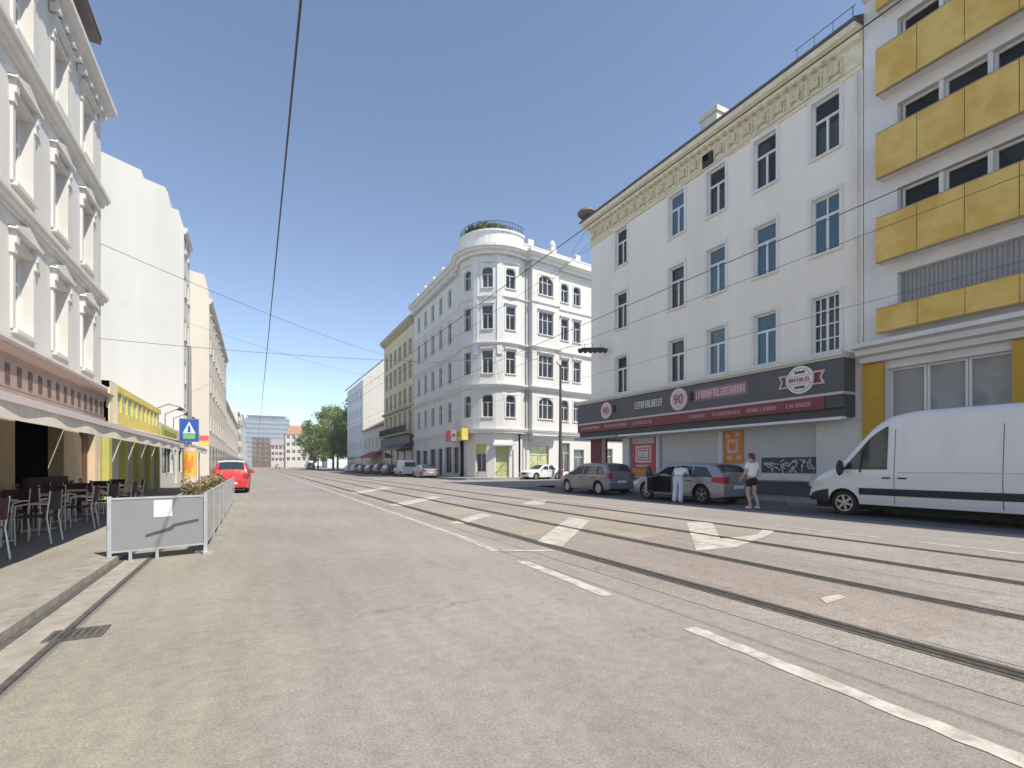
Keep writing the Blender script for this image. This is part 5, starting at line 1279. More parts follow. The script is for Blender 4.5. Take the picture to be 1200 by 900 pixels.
vehicle('panel_van', 'small white van parked outside the dark shopfront of the yellow-brown house', 'van', variant(vanp, L=4.9, w=0.92, paint=whs, wheels=(-1.35, 1.5), wr=0.32, sill=0.28, belt=1.1, round=0.12,
    top=[(-2.45, 1.85), (-2.4, 1.96), (-1.5, 2.02), (0.2, 2.02), (0.6, 1.93), (0.95, 1.7), (1.3, 1.36), (1.5, 1.2), (1.95, 1.08), (2.3, 0.9), (2.45, 0.6)], seam_top=1.1, ws=(0.66, 1.42), side=[(0.1, 1.3, 0.05, 0.72, 1.12, .12)], seams=(0.0, 1.4), handles=(0.1,), mirror_x=1.25, mirror_z=1.2, mirror_s=1.2, lamp_z=0.78, strips=[], bumper_z=0.0, rear_glass=(1.2, 1.75, 0.65), tail_z=(0.8, 1.3), plate_z=0.65), (16.6, 61.5, 0), R(90))
for y, pr_, pm, nm, lab in ((69.5, estate, dkp, 'dark_car', 'dark grey estate car parked just beyond the small white van'), (75.5, hatch, brp, 'maroon_car', 'maroon hatchback in the far parked row near the red awning'),
                     (81.5, estate, grp, 'olive_car', 'olive estate car in the far parked row under the red awning'), (88, sedan, blp, 'dark_blue_car', 'dark blue saloon in the far parked row beyond the red awning'), (95, hatch, silver, 'pale_car', 'pale silver hatchback far along the parked row'), (102, estate, whs, 'white_estate_car', 'white estate car at the end of the far parked row')):
    vehicle(nm, lab, 'car', variant(pr_, paint=pm), (16.6, y, 0), R(90))
vehicle('distant_van', 'distant white van under the far trees', 'van', variant(vanp, paint=whs), (15.0, 168, 0), R(90))
vehicle('distant_car', 'distant grey car on the road near the street end', 'car', variant(hatch, paint=silver), (7.5, 215, 0), R(90))
# parked cars behind the red one, on the left
vehicle('black_car', 'dark estate car parked beyond the red car on the left', 'car', variant(estate, paint=dkp), (-1.35, 38.5, 0), R(90))
vehicle('far_left_car', 'pale hatchback farthest along the left kerb', 'car', variant(hatch, paint=silver_b), (-1.3, 46.5, 0), R(90))

# ------------------------------------------------------------------ people
skin = mat('skin', (0.52, 0.33, 0.25), 0.6); hairb = mat('hair_brown', (0.10, 0.05, 0.03), 0.7); haird = mat('hair_dark', (0.025, 0.018, 0.015), 0.7)
def skin_mesh(name, joints, edges, root_i, levels=2):
    me = bpy.data.meshes.new(name); me.from_pydata([j[0] for j in joints], edges, []); o = bpy.data.objects.new(name, me); COL.objects.link(o)
    md = o.modifiers.new('s', 'SKIN'); md.use_smooth_shade = True
    for i, j in enumerate(joints):
        sv = me.skin_vertices[0].data[i]; r = j[1]; sv.radius = r if isinstance(r, tuple) else (r, r); sv.use_root = (i == root_i)
    sd = o.modifiers.new('d', 'SUBSURF'); sd.levels = levels; sd.render_levels = levels
    dg = bpy.context.evaluated_depsgraph_get(); out = bpy.data.meshes.new_from_object(o.evaluated_get(dg)); bpy.data.objects.remove(o); bpy.data.meshes.remove(me)
    out.name = name
    return out
def person(label, loc, rz, J, wear, hair_m, hair_fn, group=None):
    """J: joint positions (metres, facing +x). wear: list of (part, material, chain of joint names, radii)"""
    root = thing('person', label, 'person', loc, rz, group)
    rad = dict(pelvis=(0.15, 0.115), waist=(0.125, 0.095), chest=(0.155, 0.11), neck0=0.062, neck=0.054, head0=0.078, head=(0.088, 0.098), crown=(0.062, 0.07))
    for s in 'LR': rad.update({f'sh{s}': 0.062, f'el{s}': 0.042, f'wr{s}': 0.03, f'pa{s}': (0.038, 0.022), f'hip{s}': 0.088, f'kn{s}': 0.056, f'cf{s}': 0.058, f'an{s}': 0.038, f'he{s}': 0.042, f'to{s}': (0.042, 0.028)})
    names = list(J); idx = {n: i for i, n in enumerate(names)}; joints = [(J[n], rad[n]) for n in names]
    E = [('pelvis', 'waist'), ('waist', 'chest'), ('chest', 'neck0'), ('neck0', 'neck'), ('neck', 'head0'), ('head0', 'head'), ('head', 'crown')]
    for s in 'LR': E += [('chest', f'sh{s}'), (f'sh{s}', f'el{s}'), (f'el{s}', f'wr{s}'), (f'wr{s}', f'pa{s}'), ('pelvis', f'hip{s}'), (f'hip{s}', f'kn{s}'), (f'kn{s}', f'cf{s}'), (f'cf{s}', f'an{s}'), (f'an{s}', f'he{s}'), (f'an{s}', f'to{s}')]
    fing = []
    for s in 'LR':                                       # five fingers on each hand
        w0, p0 = Vector(J[f'wr{s}']), Vector(J[f'pa{s}']); d = (p0-w0).normalized(); a = d.cross(Vector((0, 1, 0.2))).normalized()
        for k, (off, ln) in enumerate(((0.028, .062), (0.010, .07), (-0.008, .066), (-0.026, .052))):
            b0 = p0 + a*off; b1 = b0 + d*ln*0.6 ; b2 = b1 + (d*0.75 + a.cross(d)*0.5).normalized()*ln*0.5
            fing.append((s, b0, b1, b2, 0.0085))
        b0 = w0 + d*0.03 + a*0.03; fing.append((s, b0, b0 + (d*0.7+a*0.6)*0.035, b0 + (d*1.0+a*0.6)*0.06, 0.0095))
    for s, b0, b1, b2, r in fing:
        i = len(joints); joints += [(tuple(b0), r*1.2), (tuple(b1), r), (tuple(b2), r*0.8)]; E += [(f'pa{s}', i), (i, i+1), (i+1, i+2)]
    ed = [tuple(idx[n] if isinstance(n, str) else n for n in e) for e in E]
    me = skin_mesh('body', joints, ed, idx['pelvis']); me.materials.append(skin); link('body', me, root)
    for part, m, chain, radii in wear:
        js = []; es = []; loc_i = {}
        for path_, rr_ in zip(chain, radii):
            prev = None
            for n, r in zip(path_, rr_):
                key = n if isinstance(n, str) else tuple(n)
                if key not in loc_i: loc_i[key] = len(js); js.append((J[n] if isinstance(n, str) else tuple(n), r))
                if prev is not None: es.append((prev, loc_i[key]))
                prev = loc_i[key]
        w_ = skin_mesh(part, js, es, 0); w_.materials.append(m); link(part, w_, root)
    h = MB(); hair_fn(h, J); h.build('hair', hair_m, root, world=False, smooth=True)
    # face: eyes, nose, mouth on the front of the head
    hd_ = Vector(J['head']); up = (Vector(J['crown'])-Vector(J['head0'])).normalized(); fw = J.get('_', None)
    fwd = FW[0]; side = up.cross(fwd).normalized()
    f = MB()
    for s in (-1, 1):
        e = hd_ + fwd*0.092 + side*s*0.033 + up*0.0; f.lathe([(0.0, -0.008), (0.010, 0.0), (0.0, 0.008)], tuple(e), 8, 0)
    f.obox(hd_ + fwd*0.095 - up*0.062, side*0.024, fwd*0.006, up*0.005, 1); f.build('face_marks', [haird, mat('lip', (0.40, 0.16, 0.14), 0.5)], root, world=False)
    f = MB(); f.tube([hd_ + fwd*0.088 + up*0.0, hd_ + fwd*0.112 - up*0.03, hd_ + fwd*0.09 - up*0.036], [0.008, 0.014, 0.010], 6)
    for s in (-1, 1): f.obox(hd_ + side*s*0.092 - up*0.01, side*0.008, fwd*0.018, up*0.03)
    f.build('nose_and_ears', skin, root, world=False)
    return root
FW = [Vector((1, 0, 0))]
def ellip(mb, c, rx, ry, rz_, n=14, m=9, cut=None):
    prof = [(math.sin(math.pi*i/m), -math.cos(math.pi*i/m)) for i in range(m+1)]; b = MB(); b.lathe([(max(r, 0.001), z) for r, z in prof], (0, 0, 0), n)
    mb.mesh([(c[0]+x*rx, c[1]+y*ry, c[2]+z*rz_) for x, y, z in b.v], b.f)
# woman walking to the open boot: faces the car (+y in the street), seen from behind-left
J = dict(pelvis=(0, 0, 0.98), waist=(0.01, 0, 1.12), chest=(0.02, 0, 1.34), neck0=(0.015, 0, 1.49), neck=(0.025, 0, 1.54), head0=(0.04, 0, 1.59), head=(0.05, 0, 1.66), crown=(0.035, 0, 1.73),
         shL=(0.0, 0.175, 1.42), elL=(0.05, 0.225, 1.15), wrL=(0.22, 0.20, 0.98), paL=(0.28, 0.19, 0.94), shR=(0.0, -0.175, 1.42), elR=(-0.02, -0.225, 1.14), wrR=(0.12, -0.22, 0.93), paR=(0.17, -0.215, 0.88),
         hipL=(0.01, 0.09, 0.90), knL=(0.10, 0.09, 0.51), cfL=(0.03, 0.09, 0.36), anL=(-0.02, 0.09, 0.09), heL=(-0.05, 0.09, 0.045), toL=(0.14, 0.10, 0.03),
         hipR=(0.0, -0.09, 0.90), knR=(0.0, -0.09, 0.50), cfR=(-0.08, -0.09, 0.36), anR=(-0.16, -0.09, 0.10), heR=(-0.19, -0.09, 0.055), toR=(-0.01, -0.10, 0.03))
def bun(h, J):
    x, y, z = J['head']; ellip(h, (x-0.025, y, z+0.025), 0.105, 0.10, 0.105); ellip(h, (x-0.12, y, z+0.04), 0.05, 0.05, 0.05); h.tube([(x-.09, y, z+.02), (x-.15, y, z-.05), (x-.14, y, z-.16)], [0.045, 0.035, 0.012], 8)
shirt = mat('shirt_white', (0.80, 0.80, 0.78), 0.9, 0.05, 8); shorts = mat('shorts_black', (0.015, 0.015, 0.02), 0.9); shoe = mat('shoe_white', (0.75, 0.74, 0.72), 0.7)
person('woman in a white T-shirt and black shorts standing by the estate car boot', (13.98, 10.45, 0.004), R(82), J,
       [('shirt', shirt, [((0, 0, 0.99), 'waist', 'chest', (0.015, 0, 1.47)), ('chest', 'shL', (0.03, 0.205, 1.26)), ('chest', 'shR', (-0.01, -0.205, 1.25))], [((0.175, 0.14), (0.15, 0.12), (0.175, 0.13), 0.085), ((0.175, 0.13), 0.085, 0.065), ((0.175, 0.13), 0.085, 0.065)]),
        ('shorts', shorts, [((0, 0, 1.03), 'pelvis'), ('pelvis', 'hipL', (0.055, 0.092, 0.70)), ('pelvis', 'hipR', (0.0, -0.092, 0.70))], [((0.155, 0.12), (0.17, 0.135)), ((0.17, 0.135), 0.11, 0.095), ((0.17, 0.135), 0.11, 0.095)]),
        ('shoe', shoe, [((-0.07, 0.09, 0.055), (0.03, 0.093, 0.06), (0.16, 0.10, 0.04))], [(0.05, 0.052, (0.045, 0.036))]), ('shoe', shoe, [((-0.21, -0.09, 0.06), (-0.11, -0.095, 0.06), (0.01, -0.10, 0.04))], [(0.05, 0.052, (0.045, 0.036))])], hairb, bun)
# person bending into the estate car: feet on the road, trunk leaning forward
J = dict(pelvis=(0.0, 0, 0.96), waist=(0.10, 0, 1.06), chest=(0.28, 0, 1.20), neck0=(0.40, 0, 1.25), neck=(0.44, 0, 1.265), head0=(0.48, 0, 1.26), head=(0.54, 0, 1.25), crown=(0.60, 0, 1.25),
         shL=(0.34, 0.17, 1.21), elL=(0.52, 0.24, 1.03), wrL=(0.72, 0.20, 0.93), paL=(0.78, 0.19, 0.90), shR=(0.34, -0.17, 1.21), elR=(0.50, -0.24, 1.02), wrR=(0.66, -0.20, 0.88), paR=(0.72, -0.19, 0.85),
         hipL=(0.02, 0.10, 0.88), knL=(0.09, 0.11, 0.50), cfL=(0.01, 0.12, 0.36), anL=(-0.05, 0.12, 0.09), heL=(-0.08, 0.12, 0.045), toL=(0.11, 0.14, 0.03),
         hipR=(0.0, -0.10, 0.88), knR=(0.02, -0.11, 0.50), cfR=(-0.06, -0.11, 0.36), anR=(-0.13, -0.11, 0.09), heR=(-0.16, -0.11, 0.045), toR=(0.03, -0.13, 0.03))
FW[0] = Vector((0.25, 0, -1)).normalized()
jeans = mat('pale_jeans', (0.50, 0.56, 0.68), 0.9, 0.08, 6)
def short_h(h, J):
    x, y, z = J['head']; ellip(h, (x+0.02, y, z+0.03), 0.105, 0.10, 0.10); ellip(h, (x-0.01, y, z+0.02), 0.09, 0.105, 0.09)
person('person in a white top and pale loose trousers bending into the estate car', (13.62, 13.2, 0.004), R(28), J,
       [('top', shirt, [((0.04, 0, 1.0), 'waist', 'chest', (0.37, 0, 1.24)), ('chest', 'shL', (0.46, 0.215, 1.09)), ('chest', 'shR', (0.45, -0.215, 1.08))], [((0.17, 0.14), (0.16, 0.125), (0.18, 0.13), 0.09), ((0.18, 0.13), 0.09, 0.068), ((0.18, 0.13), 0.09, 0.068)]),
        ('trousers', jeans, [((0.04, 0, 1.0), 'pelvis'), ('pelvis', 'hipL', 'knL', (-0.01, 0.12, 0.30), (-0.05, 0.12, 0.06)), ('pelvis', 'hipR', 'knR', (-0.08, -0.11, 0.30), (-0.13, -0.11, 0.06))], [((0.15, 0.125), (0.17, 0.14)), ((0.17, 0.14), 0.115, 0.088, 0.092, 0.098), ((0.17, 0.14), 0.115, 0.088, 0.092, 0.098)])], haird, short_h)
FW[0] = Vector((1, 0, 0))
J = dict(pelvis=(0, 0, 0.98), waist=(0.0, 0, 1.12), chest=(0.01, 0, 1.34), neck0=(0.01, 0, 1.49), neck=(0.02, 0, 1.54), head0=(0.03, 0, 1.59), head=(0.035, 0, 1.66), crown=(0.03, 0, 1.73),
         shL=(0.0, 0.18, 1.42), elL=(-0.03, 0.24, 1.15), wrL=(0.06, 0.24, 0.92), paL=(0.08, 0.24, 0.86), shR=(0.0, -0.18, 1.42), elR=(0.02, -0.24, 1.15), wrR=(0.12, -0.23, 0.93), paR=(0.15, -0.23, 0.88),
         hipL=(0.01, 0.09, 0.90), knL=(0.09, 0.09, 0.50), cfL=(0.05, 0.09, 0.36), anL=(0.04, 0.09, 0.09), heL=(0.01, 0.09, 0.045), toL=(0.2, 0.10, 0.03),
         hipR=(0.0, -0.09, 0.90), knR=(-0.03, -0.09, 0.50), cfR=(-0.14, -0.09, 0.37), anR=(-0.24, -0.09, 0.12), heR=(-0.27, -0.09, 0.08), toR=(-0.1, -0.10, 0.03))
def cap_h(h, J):
    x, y, z = J['head']; ellip(h, (x-0.02, y, z+0.03), 0.105, 0.10, 0.10)
person('distant pedestrian in a purple top and dark trousers on the left pavement', (-3.0, 30.2, 0.09), R(95), J,
       [('shirt', mat('purple_top', (0.13, 0.06, 0.22), 0.9), [((0, 0, 0.99), 'waist', 'chest', (0.01, 0, 1.47)), ('chest', 'shL', 'elL'), ('chest', 'shR', 'elR')], [((0.17, 0.14), (0.15, 0.12), (0.175, 0.13), 0.085), ((0.175, 0.13), 0.08, 0.055), ((0.175, 0.13), 0.08, 0.055)]),
        ('trousers', mat('dark_trousers', (0.03, 0.03, 0.045), 0.9), [((0, 0, 1.02), 'pelvis'), ('pelvis', 'hipL', 'knL', 'anL'), ('pelvis', 'hipR', 'knR', 'anR')], [((0.155, 0.12), (0.17, 0.135)), ((0.17, 0.135), 0.11, 0.075, 0.065), ((0.17, 0.135), 0.11, 0.075, 0.065)])], haird, cap_h)
# ------------------------------------------------------------------ cafe furniture under the awning
alu = mat('brushed_aluminium', (0.72, 0.73, 0.74), 0.4, metal=0.25); wick = mat('burgundy_wicker', (0.085, 0.028, 0.03), 0.8, 0.3, 30); wickd = mat('dark_wicker', (0.05, 0.035, 0.03), 0.8, 0.3, 30); ttop = mat('pale_table_top', (0.55, 0.50, 0.42), 0.5, 0.1, 5)
def make_chair(wm):
    t = thing('cafe_chair', 'x', 'chair')
    q = MB(); q.prism([(0.22, -0.21), (0.22, 0.21), (-0.18, 0.19), (-0.2, 0.0), (-0.18, -0.19)], 0.435, 0.465); q.build('seat', wm, t, world=False)
    q = MB(); n = 8
    for i in range(n):
        a0 = -0.5 + i/n; a1 = -0.5 + (i+1)/n
        f = lambda a, z, d=0: (-0.20 - 0.05*(1-(2*a)**2) - 0.08*(z-0.5) - d, a*0.43, z)
        for d, fl in ((0, 0), (0.02, 1)):
            P = [f(a0, .56, d), f(a1, .56, d), f(a1, .86, d), f(a0, .86, d)]; q.face(P[::-1] if fl else P)
        q.face([f(a0, .86), f(a1, .86), f(a1, .86, .02), f(a0, .86, .02)])
    q.build('backrest', wm, t, world=False)
    for s in (-1, 1):
        q = MB(); q.tube([(0.20, s*0.21, 0.0), (0.21, s*0.215, 0.44), (0.19, s*0.225, 0.64)], 0.013, 6); q.build('leg', alu, t, world=False)
        q = MB(); q.tube([(-0.26, s*0.21, 0.0), (-0.2, s*0.21, 0.44), (-0.25, s*0.215, 0.88)], 0.013, 6); q.build('leg', alu, t, world=False)
        q = MB(); q.tube([(0.19, s*0.225, 0.64), (0.0, s*0.235, 0.67), (-0.22, s*0.22, 0.66)], 0.015, 6); q.build('armrest', alu, t, world=False)
    return t
def make_table():
    t = thing('cafe_table', 'x', 'table')
    q = MB(); q.lathe([(0.0, 0.70), (0.34, 0.70), (0.35, 0.715), (0.34, 0.73), (0.0, 0.73)], (0, 0, 0), 24); q.build('table_top', ttop, t, world=False)
    q = MB(); q.tube([(0, 0, 0.03), (0, 0, 0.70)], 0.03, 8); q.build('stem', alu, t, world=False)
    q = MB()
    for k in range(4):
        a = R(45+90*k); q.obox((0.15*math.cos(a), 0.15*math.sin(a), 0.02), (0.15*math.cos(a), 0.15*math.sin(a), 0), (-0.025*math.sin(a), 0.025*math.cos(a), 0), (0, 0, 0.015))
    q.build('foot', alu, t, world=False)
    return t
ordn = ['first', 'second', 'third', 'fourth', 'fifth', 'sixth', 'seventh', 'eighth']
cr = random.Random(9); used = {}
def chair(wm, x, y, rz, lab):
    if wm.name not in used: o = make_chair(wm); used[wm.name] = o
    else: o = copy_tree(used[wm.name])
    o.location = (x, y, 0.091); o.rotation_euler = (0, 0, rz); o['label'] = lab; o['group'] = 'cafe chairs under the awning'
t0 = None
tabs = [(-3.95, 9.2), (-3.9, 11.2), (-3.85, 13.1), (-3.9, 15.0), (-3.85, 16.9), (-3.9, 18.7)]
for i, (x, y) in enumerate(tabs):
    if t0 is None: t0 = make_table(); t = t0
    else: t = copy_tree(t0)
    t.location = (x, y, 0.091); t['group'] = 'cafe tables under the awning'
    t['label'] = f'round pale cafe table under the awning, {ordn[len(tabs)-1-i]} from the far end of the awning'
    k = len(tabs)-1-i
    chair(wickd if i % 2 else wick, x+0.62+cr.uniform(-.06, .06), y+cr.uniform(-.15, .15), R(180+cr.uniform(-20, 20)), f'cafe chair on the road side of the {ordn[k]} table from the far awning end')
    chair(wick if i % 3 else wickd, x+0.05+cr.uniform(-.06, .06), y-0.66, R(90+cr.uniform(-18, 18)), f'cafe chair on the near side of the {ordn[k]} table from the far awning end')
    chair(wickd if i % 3 else wick, x-0.62, y+cr.uniform(-.1, .1), R(0+cr.uniform(-15, 15)), f'cafe chair on the wall side of the {ordn[k]} table from the far awning end')
    chair(wick, x+cr.uniform(-.05, .05), y+0.66, R(-90+cr.uniform(-18, 18)), f'cafe chair on the far side of the {ordn[k]} table from the far awning end')
# two burgundy parasol covers / cushions folded on a bench by the wall
bt = thing('bench', 'burgundy cushioned bench against the cafe wall between the dark openings', 'bench', (-4.75, 17.3, 0.09))
q = MB(); q.box(-0.2, 0.25, -1.4, 1.4, 0.36, 0.5); q.build('seat', wick, bt, world=False)
q = MB(); q.box(-0.22, -0.1, -1.4, 1.4, 0.5, 1.0); q.build('backrest', wick, bt, world=False)
for y in (-1.3, 1.3):
    q = MB(); q.box(-0.18, 0.22, y-0.04, y+0.04, 0.0, 0.36); q.build('leg', wood, bt, world=False)

# ------------------------------------------------------------------ cafe fence
fgl = mat('fence_grey_panel', (0.235, 0.245, 0.255), 0.35, 0.06, 2.5, spec=0.5)
P0, P1 = Vector((-1.86, 8.9)), Vector((-0.72, 9.24)); U = (P1-P0).normalized(); N = Vector((U.y, -U.x)); Lf = (P1-P0).length
bar = thing('cafe_barrier', 'grey framed panel with a white notice and dark slanted stripe, closing the cafe fence', 'barrier', (P0.x, P0.y, 0), math.atan2(U.y, U.x))
q = MB(); q.box(0.03, Lf-0.03, -0.012, 0.012, 0.17, 0.90); q.build('panel', fgl, bar, world=False)
for x in (0.0, Lf):
    q = MB(); q.box(x-0.025, x+0.025, -0.03, 0.03, 0.0, 0.95); q.box(x-0.06, x+0.06, -0.16, 0.16, 0.0, 0.035); q.build('post', galv, bar, world=False)
for a, b in ((0.90, 0.93), (0.14, 0.168)):
    q = MB(); q.box(0.025, Lf-0.025, -0.02, 0.02, a, b); q.build('rail', galv, bar, world=False)
for x in (0.24, 0.56):
    q = MB(); q.box(x-0.02, x+0.02, -0.02, 0.02, 0.0, 0.139); q.build('foot', galv, bar, world=False)
q = MB(); q.box(0.52, 0.75, -0.018, -0.0125, 0.62, 0.87); q.build('notice', whp, bar, world=False)
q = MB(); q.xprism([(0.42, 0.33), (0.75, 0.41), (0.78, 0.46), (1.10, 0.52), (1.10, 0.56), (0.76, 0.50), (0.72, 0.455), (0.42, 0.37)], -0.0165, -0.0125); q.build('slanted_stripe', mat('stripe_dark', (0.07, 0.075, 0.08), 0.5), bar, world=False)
fsd = glass('fence_glass', (0.62, 0.64, 0.65), (0.20, 0.21, 0.215), 0.35)
fproto = None
for i in range(7):
    y0 = 9.32 + i*1.62
    lab = 'grey translucent cafe fence panel along the road, ' + (ordn[i] + ' from the notice panel' if i < 6 else 'last before the red car')
    if fproto is None:
        fproto = thing('fence_panel', lab, 'fence panel', (-0.72, y0, 0), 0, 'cafe fence panels along the road')
        q = MB(); q.box(-0.008, 0.008, 0.05, 1.53, 0.16, 0.93); q.build('pane', fsd, fproto, world=False)
        for y in (0.02, 1.56):
            q = MB(); q.box(-0.025, 0.025, y-0.02, y+0.02, 0, 0.97); q.box(-0.14, 0.14, y-0.03, y+0.03, 0, 0.03); q.build('post', galv, fproto, world=False)
        for a, b in ((0.93, 0.96), (0.13, 0.159)):
            q = MB(); q.box(-0.015, 0.015, 0.04, 1.54, a, b); q.build('rail', galv, fproto, world=False)
    else:
        o = copy_tree(fproto); o.location = (-0.72, y0, 0); o['label'] = lab
# planter boxes with dry flowers behind the fence
lf_f = [leaf_mat('flower_pale', (0.38, 0.30, 0.16), (0.60, 0.52, 0.36)), leaf_mat('leaf_dry', (0.10, 0.11, 0.04), (0.26, 0.22, 0.10))]
pr2 = random.Random(14)
for i, y in enumerate((10.6, 12.3, 14.0, 15.7, 17.4)):
    t = thing('flower_box', 'planter box of pale dry flowers behind the cafe fence, ' + ordn[i] + ' from the notice panel', 'planter', (-1.02, y, 0), 0, 'flower boxes behind the cafe fence')
    q = MB(); q.box(-0.16, 0.16, -0.6, 0.6, 0.62, 0.86); q.build('box', mat('planter_brown', (0.20, 0.13, 0.08), 0.8, 0.2, 4), t, world=False)
    for s in (-0.5, 0.5):
        q = MB(); q.box(-0.14, 0.14, s-0.03, s+0.03, 0, 0.62); q.build('leg', galv, t, world=False)
    q = MB()
    for _ in range(12): leafball(q, (pr2.uniform(-.12, .12), pr2.uniform(-.55, .55), 0.88+pr2.uniform(0, .12)), 0.11, 26, 0.03, pr2)
    q.build('foliage', lf_f[1], t, world=False)
    q = MB()
    for _ in range(12): leafball(q, (pr2.uniform(-.14, .14), pr2.uniform(-.55, .55), 0.98+pr2.uniform(0, .18)), 0.06, 16, 0.028, pr2)
    q.build('flowers', lf_f[0], t, world=False)

# ------------------------------------------------------------------ poles, signs, lamps, wires
pl = thing('sign_pole', 'tall grey mast carrying a blue square sign and a wrapped orange poster', 'pole', (-2.33, 23.2, 0.09))
q = MB(); q.tube([(0, 0, 0), (0, 0, 6.0)], [0.085, 0.06], 12); q.build('mast', greym, pl, world=False)
q = MB(); q.box(-0.33, 0.33, -0.12, -0.09, 2.22, 3.14, 0); q.box(-0.31, 0.31, -0.126, -0.12, 2.25, 3.11, 1)
q.xprism([(-0.22, 2.55), (0.22, 2.55), (0.0, 3.02)], -0.131, -0.126, 2); q.xprism([(-0.2, 2.34), (0.2, 2.34), (0.2, 2.52), (-0.2, 2.52)], -0.131, -0.126, 3); q.xprism([(-0.05, 2.6), (0.05, 2.6), (0.03, 2.85), (-0.03, 2.85)], -0.135, -0.131, 1)
q.build('blue_sign', [greym, mat('sign_blue', (0.02, 0.10, 0.42), 0.4), mat('sign_pale', (0.62, 0.72, 0.78), 0.4), mat('sign_green', (0.20, 0.48, 0.16), 0.4)], pl, world=False)
q = MB(); q.lathe([(0.0, 0.55), (0.24, 0.55), (0.24, 2.0), (0.0, 2.0)], (0, 0, 0), 16, 0); q.lathe([(0.243, 0.85), (0.243, 1.85)], (0, 0, 0), 16, 1); 
for k in range(5): a = R(-120+k*15); q.obox((0.25*math.cos(a), 0.25*math.sin(a), 1.35+0.12*math.sin(k*2)), (0.03*math.sin(a), -0.03*math.cos(a), 0), (0.004*math.cos(a), 0.004*math.sin(a), 0), (0, 0, 0.22+0.05*(k % 2)), 2)
q.build('poster_column', [mat('poster_pinkish', (0.66, 0.50, 0.48), 0.7), mat('poster_amber', (0.78, 0.45, 0.08), 0.6), orgp], pl, world=False)
sm = thing('shop_flag_sign', 'small red and yellow flag sign behind the blue sign mast', 'sign', (-2.6, 30.0, 2.2))
q = MB(); q.box(-0.02, 0.42, -0.03, 0.03, 0.45, 0.72, 0); q.box(-0.02, 0.42, -0.03, 0.03, 0.18, 0.449, 1); q.build('panel', [redp, yelb], sm, world=False)
q = MB(); q.tube([(0, 0, -2.07), (0, 0, 0.8)], 0.03, 8); q.build('post', greym, sm, world=False)
mp = thing('catenary_mast', 'dark tapered tram mast standing before the sunlit corner house', 'mast', (26.5, 40.9, 0))
q = MB(); q.lathe([(0.0, 0), (0.26, 0), (0.26, 0.9), (0.2, 0.95), (0.17, 4), (0.15, 4.05), (0.12, 8.5), (0.11, 11.2), (0.0, 11.25)], (0, 0, 0), 14); q.build('shaft', mat('mast_brown', (0.09, 0.065, 0.06), 0.6), mp, world=False)
q = MB(); q.tube([(0, 0, 10.8), (-0.5, -0.5, 11.1), (-1.3, -1.3, 11.15)], 0.04, 8); q.build('bracket', blackm, mp, world=False)
ln = thing('hanging_street_lamp', 'long dark lamp hung on a cable over the side street mouth', 'street lamp', (18.5, 24.9, 8.45))
dl = Vector((0.86, -0.5, 0)).normalized()
q = MB(); q.obox((0, 0, 0.06), dl*0.9, Vector((-dl.y, dl.x, 0))*0.13, (0, 0, 0.08)); q.obox((0, 0, 0.17), dl*0.7, Vector((-dl.y, dl.x, 0))*0.09, (0, 0, 0.035))
q.build('housing', blackm, ln, world=False)
for k in range(6):
    c = dl*(-0.75+0.3*k); q = MB(); q.lathe([(0.02, -0.14), (0.12, -0.08), (0.125, -0.022), (0.02, -0.02)], tuple(c), 10); q.build('lens', blackm, ln, world=False)
q = MB(); q.tube([dl*-0.5 + Vector((0, 0, .2)), dl*-0.5 + Vector((0, 0, .48))], 0.012, 6); q.tube([dl*0.5 + Vector((0, 0, .2)), dl*0.5 + Vector((0, 0, .48))], 0.012, 6); q.build('hanger', blackm, ln, world=False)
wire_m = mat('wire_black', (0.07, 0.07, 0.075), 0.7)
def wire(name, lab, pts, r, sag=0.0, n=24):
    P = []
    for i in range(len(pts)-1):
        a, b = Vector(pts[i]), Vector(pts[i+1])
        for k in range(n + (1 if i == len(pts)-2 else 0)):
            t = k/n; p = a.lerp(b, t); p.z -= sag*4*t*(1-t); P.append(p)
    q = MB(); q.tube(P, r, 6); return tag(q.build(name, wire_m), lab, 'wire', 'overhead wires')
wire('contact_wire', 'thick dark cable running straight overhead along the traffic lane', [(0.36, -20, 5.6), (0.36, 110, 5.6)], 0.012)
wire('contact_wire', 'tram contact wire above the two rails nearest the dashed line', [(5.3, -20, 5.7), (5.3, 160, 5.7)], 0.008)
wire('contact_wire', 'tram contact wire above the two rails nearest the parked cars', [(8.9, -20, 5.7), (8.9, 160, 5.7)], 0.008)
wire('feeder_cable', 'dark feeder cable slung past the upper windows of the off-white house', [(10.2, -20, 5.75), (10.2, 150, 5.75)], 0.0055)
wire('feeder_cable', 'lower dark cable crossing in front of the lowest windows of the off-white house', [(14.0, -20, 5.6), (14.0, 60, 5.6)], 0.0055)
wire('span_wire', 'span wire from the ornate house across the road to the hanging lamp', [(-5, 22.6, 5.95), (8, 24, 6.6), (18.5, 24.9, 8.93), (19.5, 26.2, 9.2)], 0.009, 0.12)
wire('span_wire', 'upper span wire from the ornate house slanting to the corner house', [(-5, 22.7, 9.4), (19.4, 60, 14.0)], 0.010, 0.7)
wire('span_wire', 'second upper span wire slanting from the white gable to the corner house', [(-5.0, 46, 12.6), (20, 62, 11.4)], 0.010, 0.6)
wire('span_wire', 'span wire from the round tower of the corner house to the brown mast', [(19.6, 48.3, 14.6), (26.0, 40.4, 11.1)], 0.012, 0.15)
wire('span_wire', 'diagonal wire climbing across the face of the off-white house', [(6, 40, 5.9), (19.38, 10.6, 15.9)], 0.008, 0.3)
wire('span_wire', 'short wire from the roof corner of the off-white house to the corner house', [(19.0, 26.3, 16.6), (25.5, 45.5, 17.5)], 0.010, 0.3)
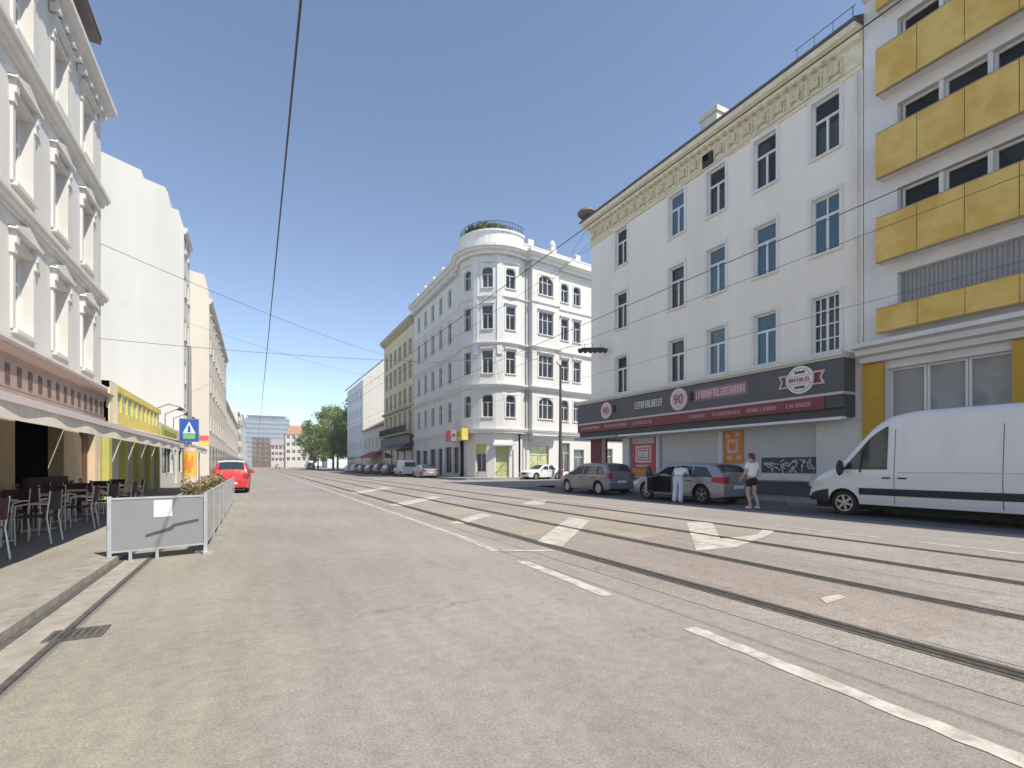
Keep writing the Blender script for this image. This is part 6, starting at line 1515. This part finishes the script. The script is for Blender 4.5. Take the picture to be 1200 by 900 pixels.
wire('span_wire', 'second short wire near the roof corner of the off-white house', [(19.0, 26.3, 15.6), (25.0, 45.4, 18.8)], 0.010, 0.3)
wire('telephone_cable', 'thin cable at the upper left edge across the ornate house', [(-5, 13.5, 10.9), (-2, 6, 9.0)], 0.012)

# ------------------------------------------------------------------ trees
def tree_meshes(seed, h, cr_, lm):
    r = random.Random(seed); tr = MB(); tr.tube([(0, 0, -0.1), (0.05, 0.03, h*0.2), (0.1, -0.05, h*0.38)], [0.3, 0.24, 0.17], 10)
    ends = []
    for k in range(8):
        a = 2*math.pi*k/8 + r.uniform(-.3, .3); l_ = cr_*r.uniform(0.45, 0.8); z0 = h*r.uniform(0.22, 0.38); z1 = h*r.uniform(0.45, 0.85)
        tr.tube([(0.06, 0, z0), (l_*0.5*math.cos(a), l_*0.5*math.sin(a), (z0+z1)/2), (l_*math.cos(a), l_*math.sin(a), z1)], [0.12, 0.08, 0.03], 6); ends.append((l_*math.cos(a), l_*math.sin(a), z1))
    cm = MB()
    for k in range(46):
        if k < 8: c = ends[k]
        else:
            a = r.uniform(0, 6.283); q = r.random()**0.5; zz = r.uniform(0.2, 0.97); prof_ = math.sin(math.pi*min(1, max(0.05, (zz-0.12)/0.92)))**0.6
            c = (q*cr_*prof_*math.cos(a), q*cr_*prof_*math.sin(a), h*zz)
        leafball(cm, c, cr_*r.uniform(0.2, 0.36), 110, 0.26, r, 0.75)
    return tr.data('trunk', mat('bark', (0.09, 0.07, 0.05), 0.9, 0.3, 4), True), cm.data('crown', lm)
bank = [tree_meshes(31, 16, 5.6, lf_m), tree_meshes(32, 17, 5.2, lf_y), tree_meshes(33, 15, 5.8, lf_d)]
spots = [(14.6, 150, 0, .86, 'small mid-green tree, leftmost of the far tree group'), (18.2, 138, 1, .92, 'yellow-green tree at the front of the far tree group'), (23.0, 133, 2, 1.12, 'dark green tree against the pale house edge in the far tree group'),
         (20.0, 152, 1, 1.12, 'tall yellow-green tree in the middle of the far tree group'), (26.5, 148, 0, 1.3, 'tallest mid-green tree in the far tree group, at its right'), (17.5, 168, 2, .95, 'dark tree behind the left half of the far tree group'), (24, 172, 0, 1.25, 'mid-green tree at the back of the far tree group'), (31, 160, 2, 1.3, 'dark tree farthest right behind the pale house')]
for i, (x, y, k, s, lab) in enumerate(spots):
    t = thing('street_tree', lab, 'tree', (x, y, 0), R(67*i), 'trees at the far end of the street'); t.scale = (s, s, s)
    link('trunk', bank[k][0], t); link('crown', bank[k][1], t)
hd_m = MB(); rh_ = random.Random(40)
for k in range(40): leafball(hd_m, (rh_.uniform(-.5, .5), rh_.uniform(-3, 3), rh_.uniform(.3, 1.3)), 0.45, 60, 0.11, rh_)
t = thing('hedge', 'low green hedge by the far parked row under the red awning', 'hedge', (18.2, 82, 0.13)); hd_m.build('foliage', lf_m, t, world=False)
q = MB(); q.box(-0.4, 0.4, -3.1, 3.1, 0, 0.45); q.build('trough', greym, t, world=False)

# ------------------------------------------------------------------ air
hz = MB(); hz.box(-120, 140, -45, 660, -1.6, 62)
hm = bpy.data.materials.new('haze'); hm.use_nodes = True; nt = hm.node_tree
nt.nodes.remove(nt.nodes['Principled BSDF']); pv = nt.nodes.new('ShaderNodeVolumePrincipled')
pv.inputs['Density'].default_value = 0.0006; pv.inputs['Color'].default_value = (0.86, 0.90, 0.95, 1); pv.inputs['Anisotropy'].default_value = 0.2
nt.links.new(pv.outputs[0], nt.nodes['Material Output'].inputs['Volume'])
ho = hz.build('haze', hm); ho['kind'] = 'stuff'
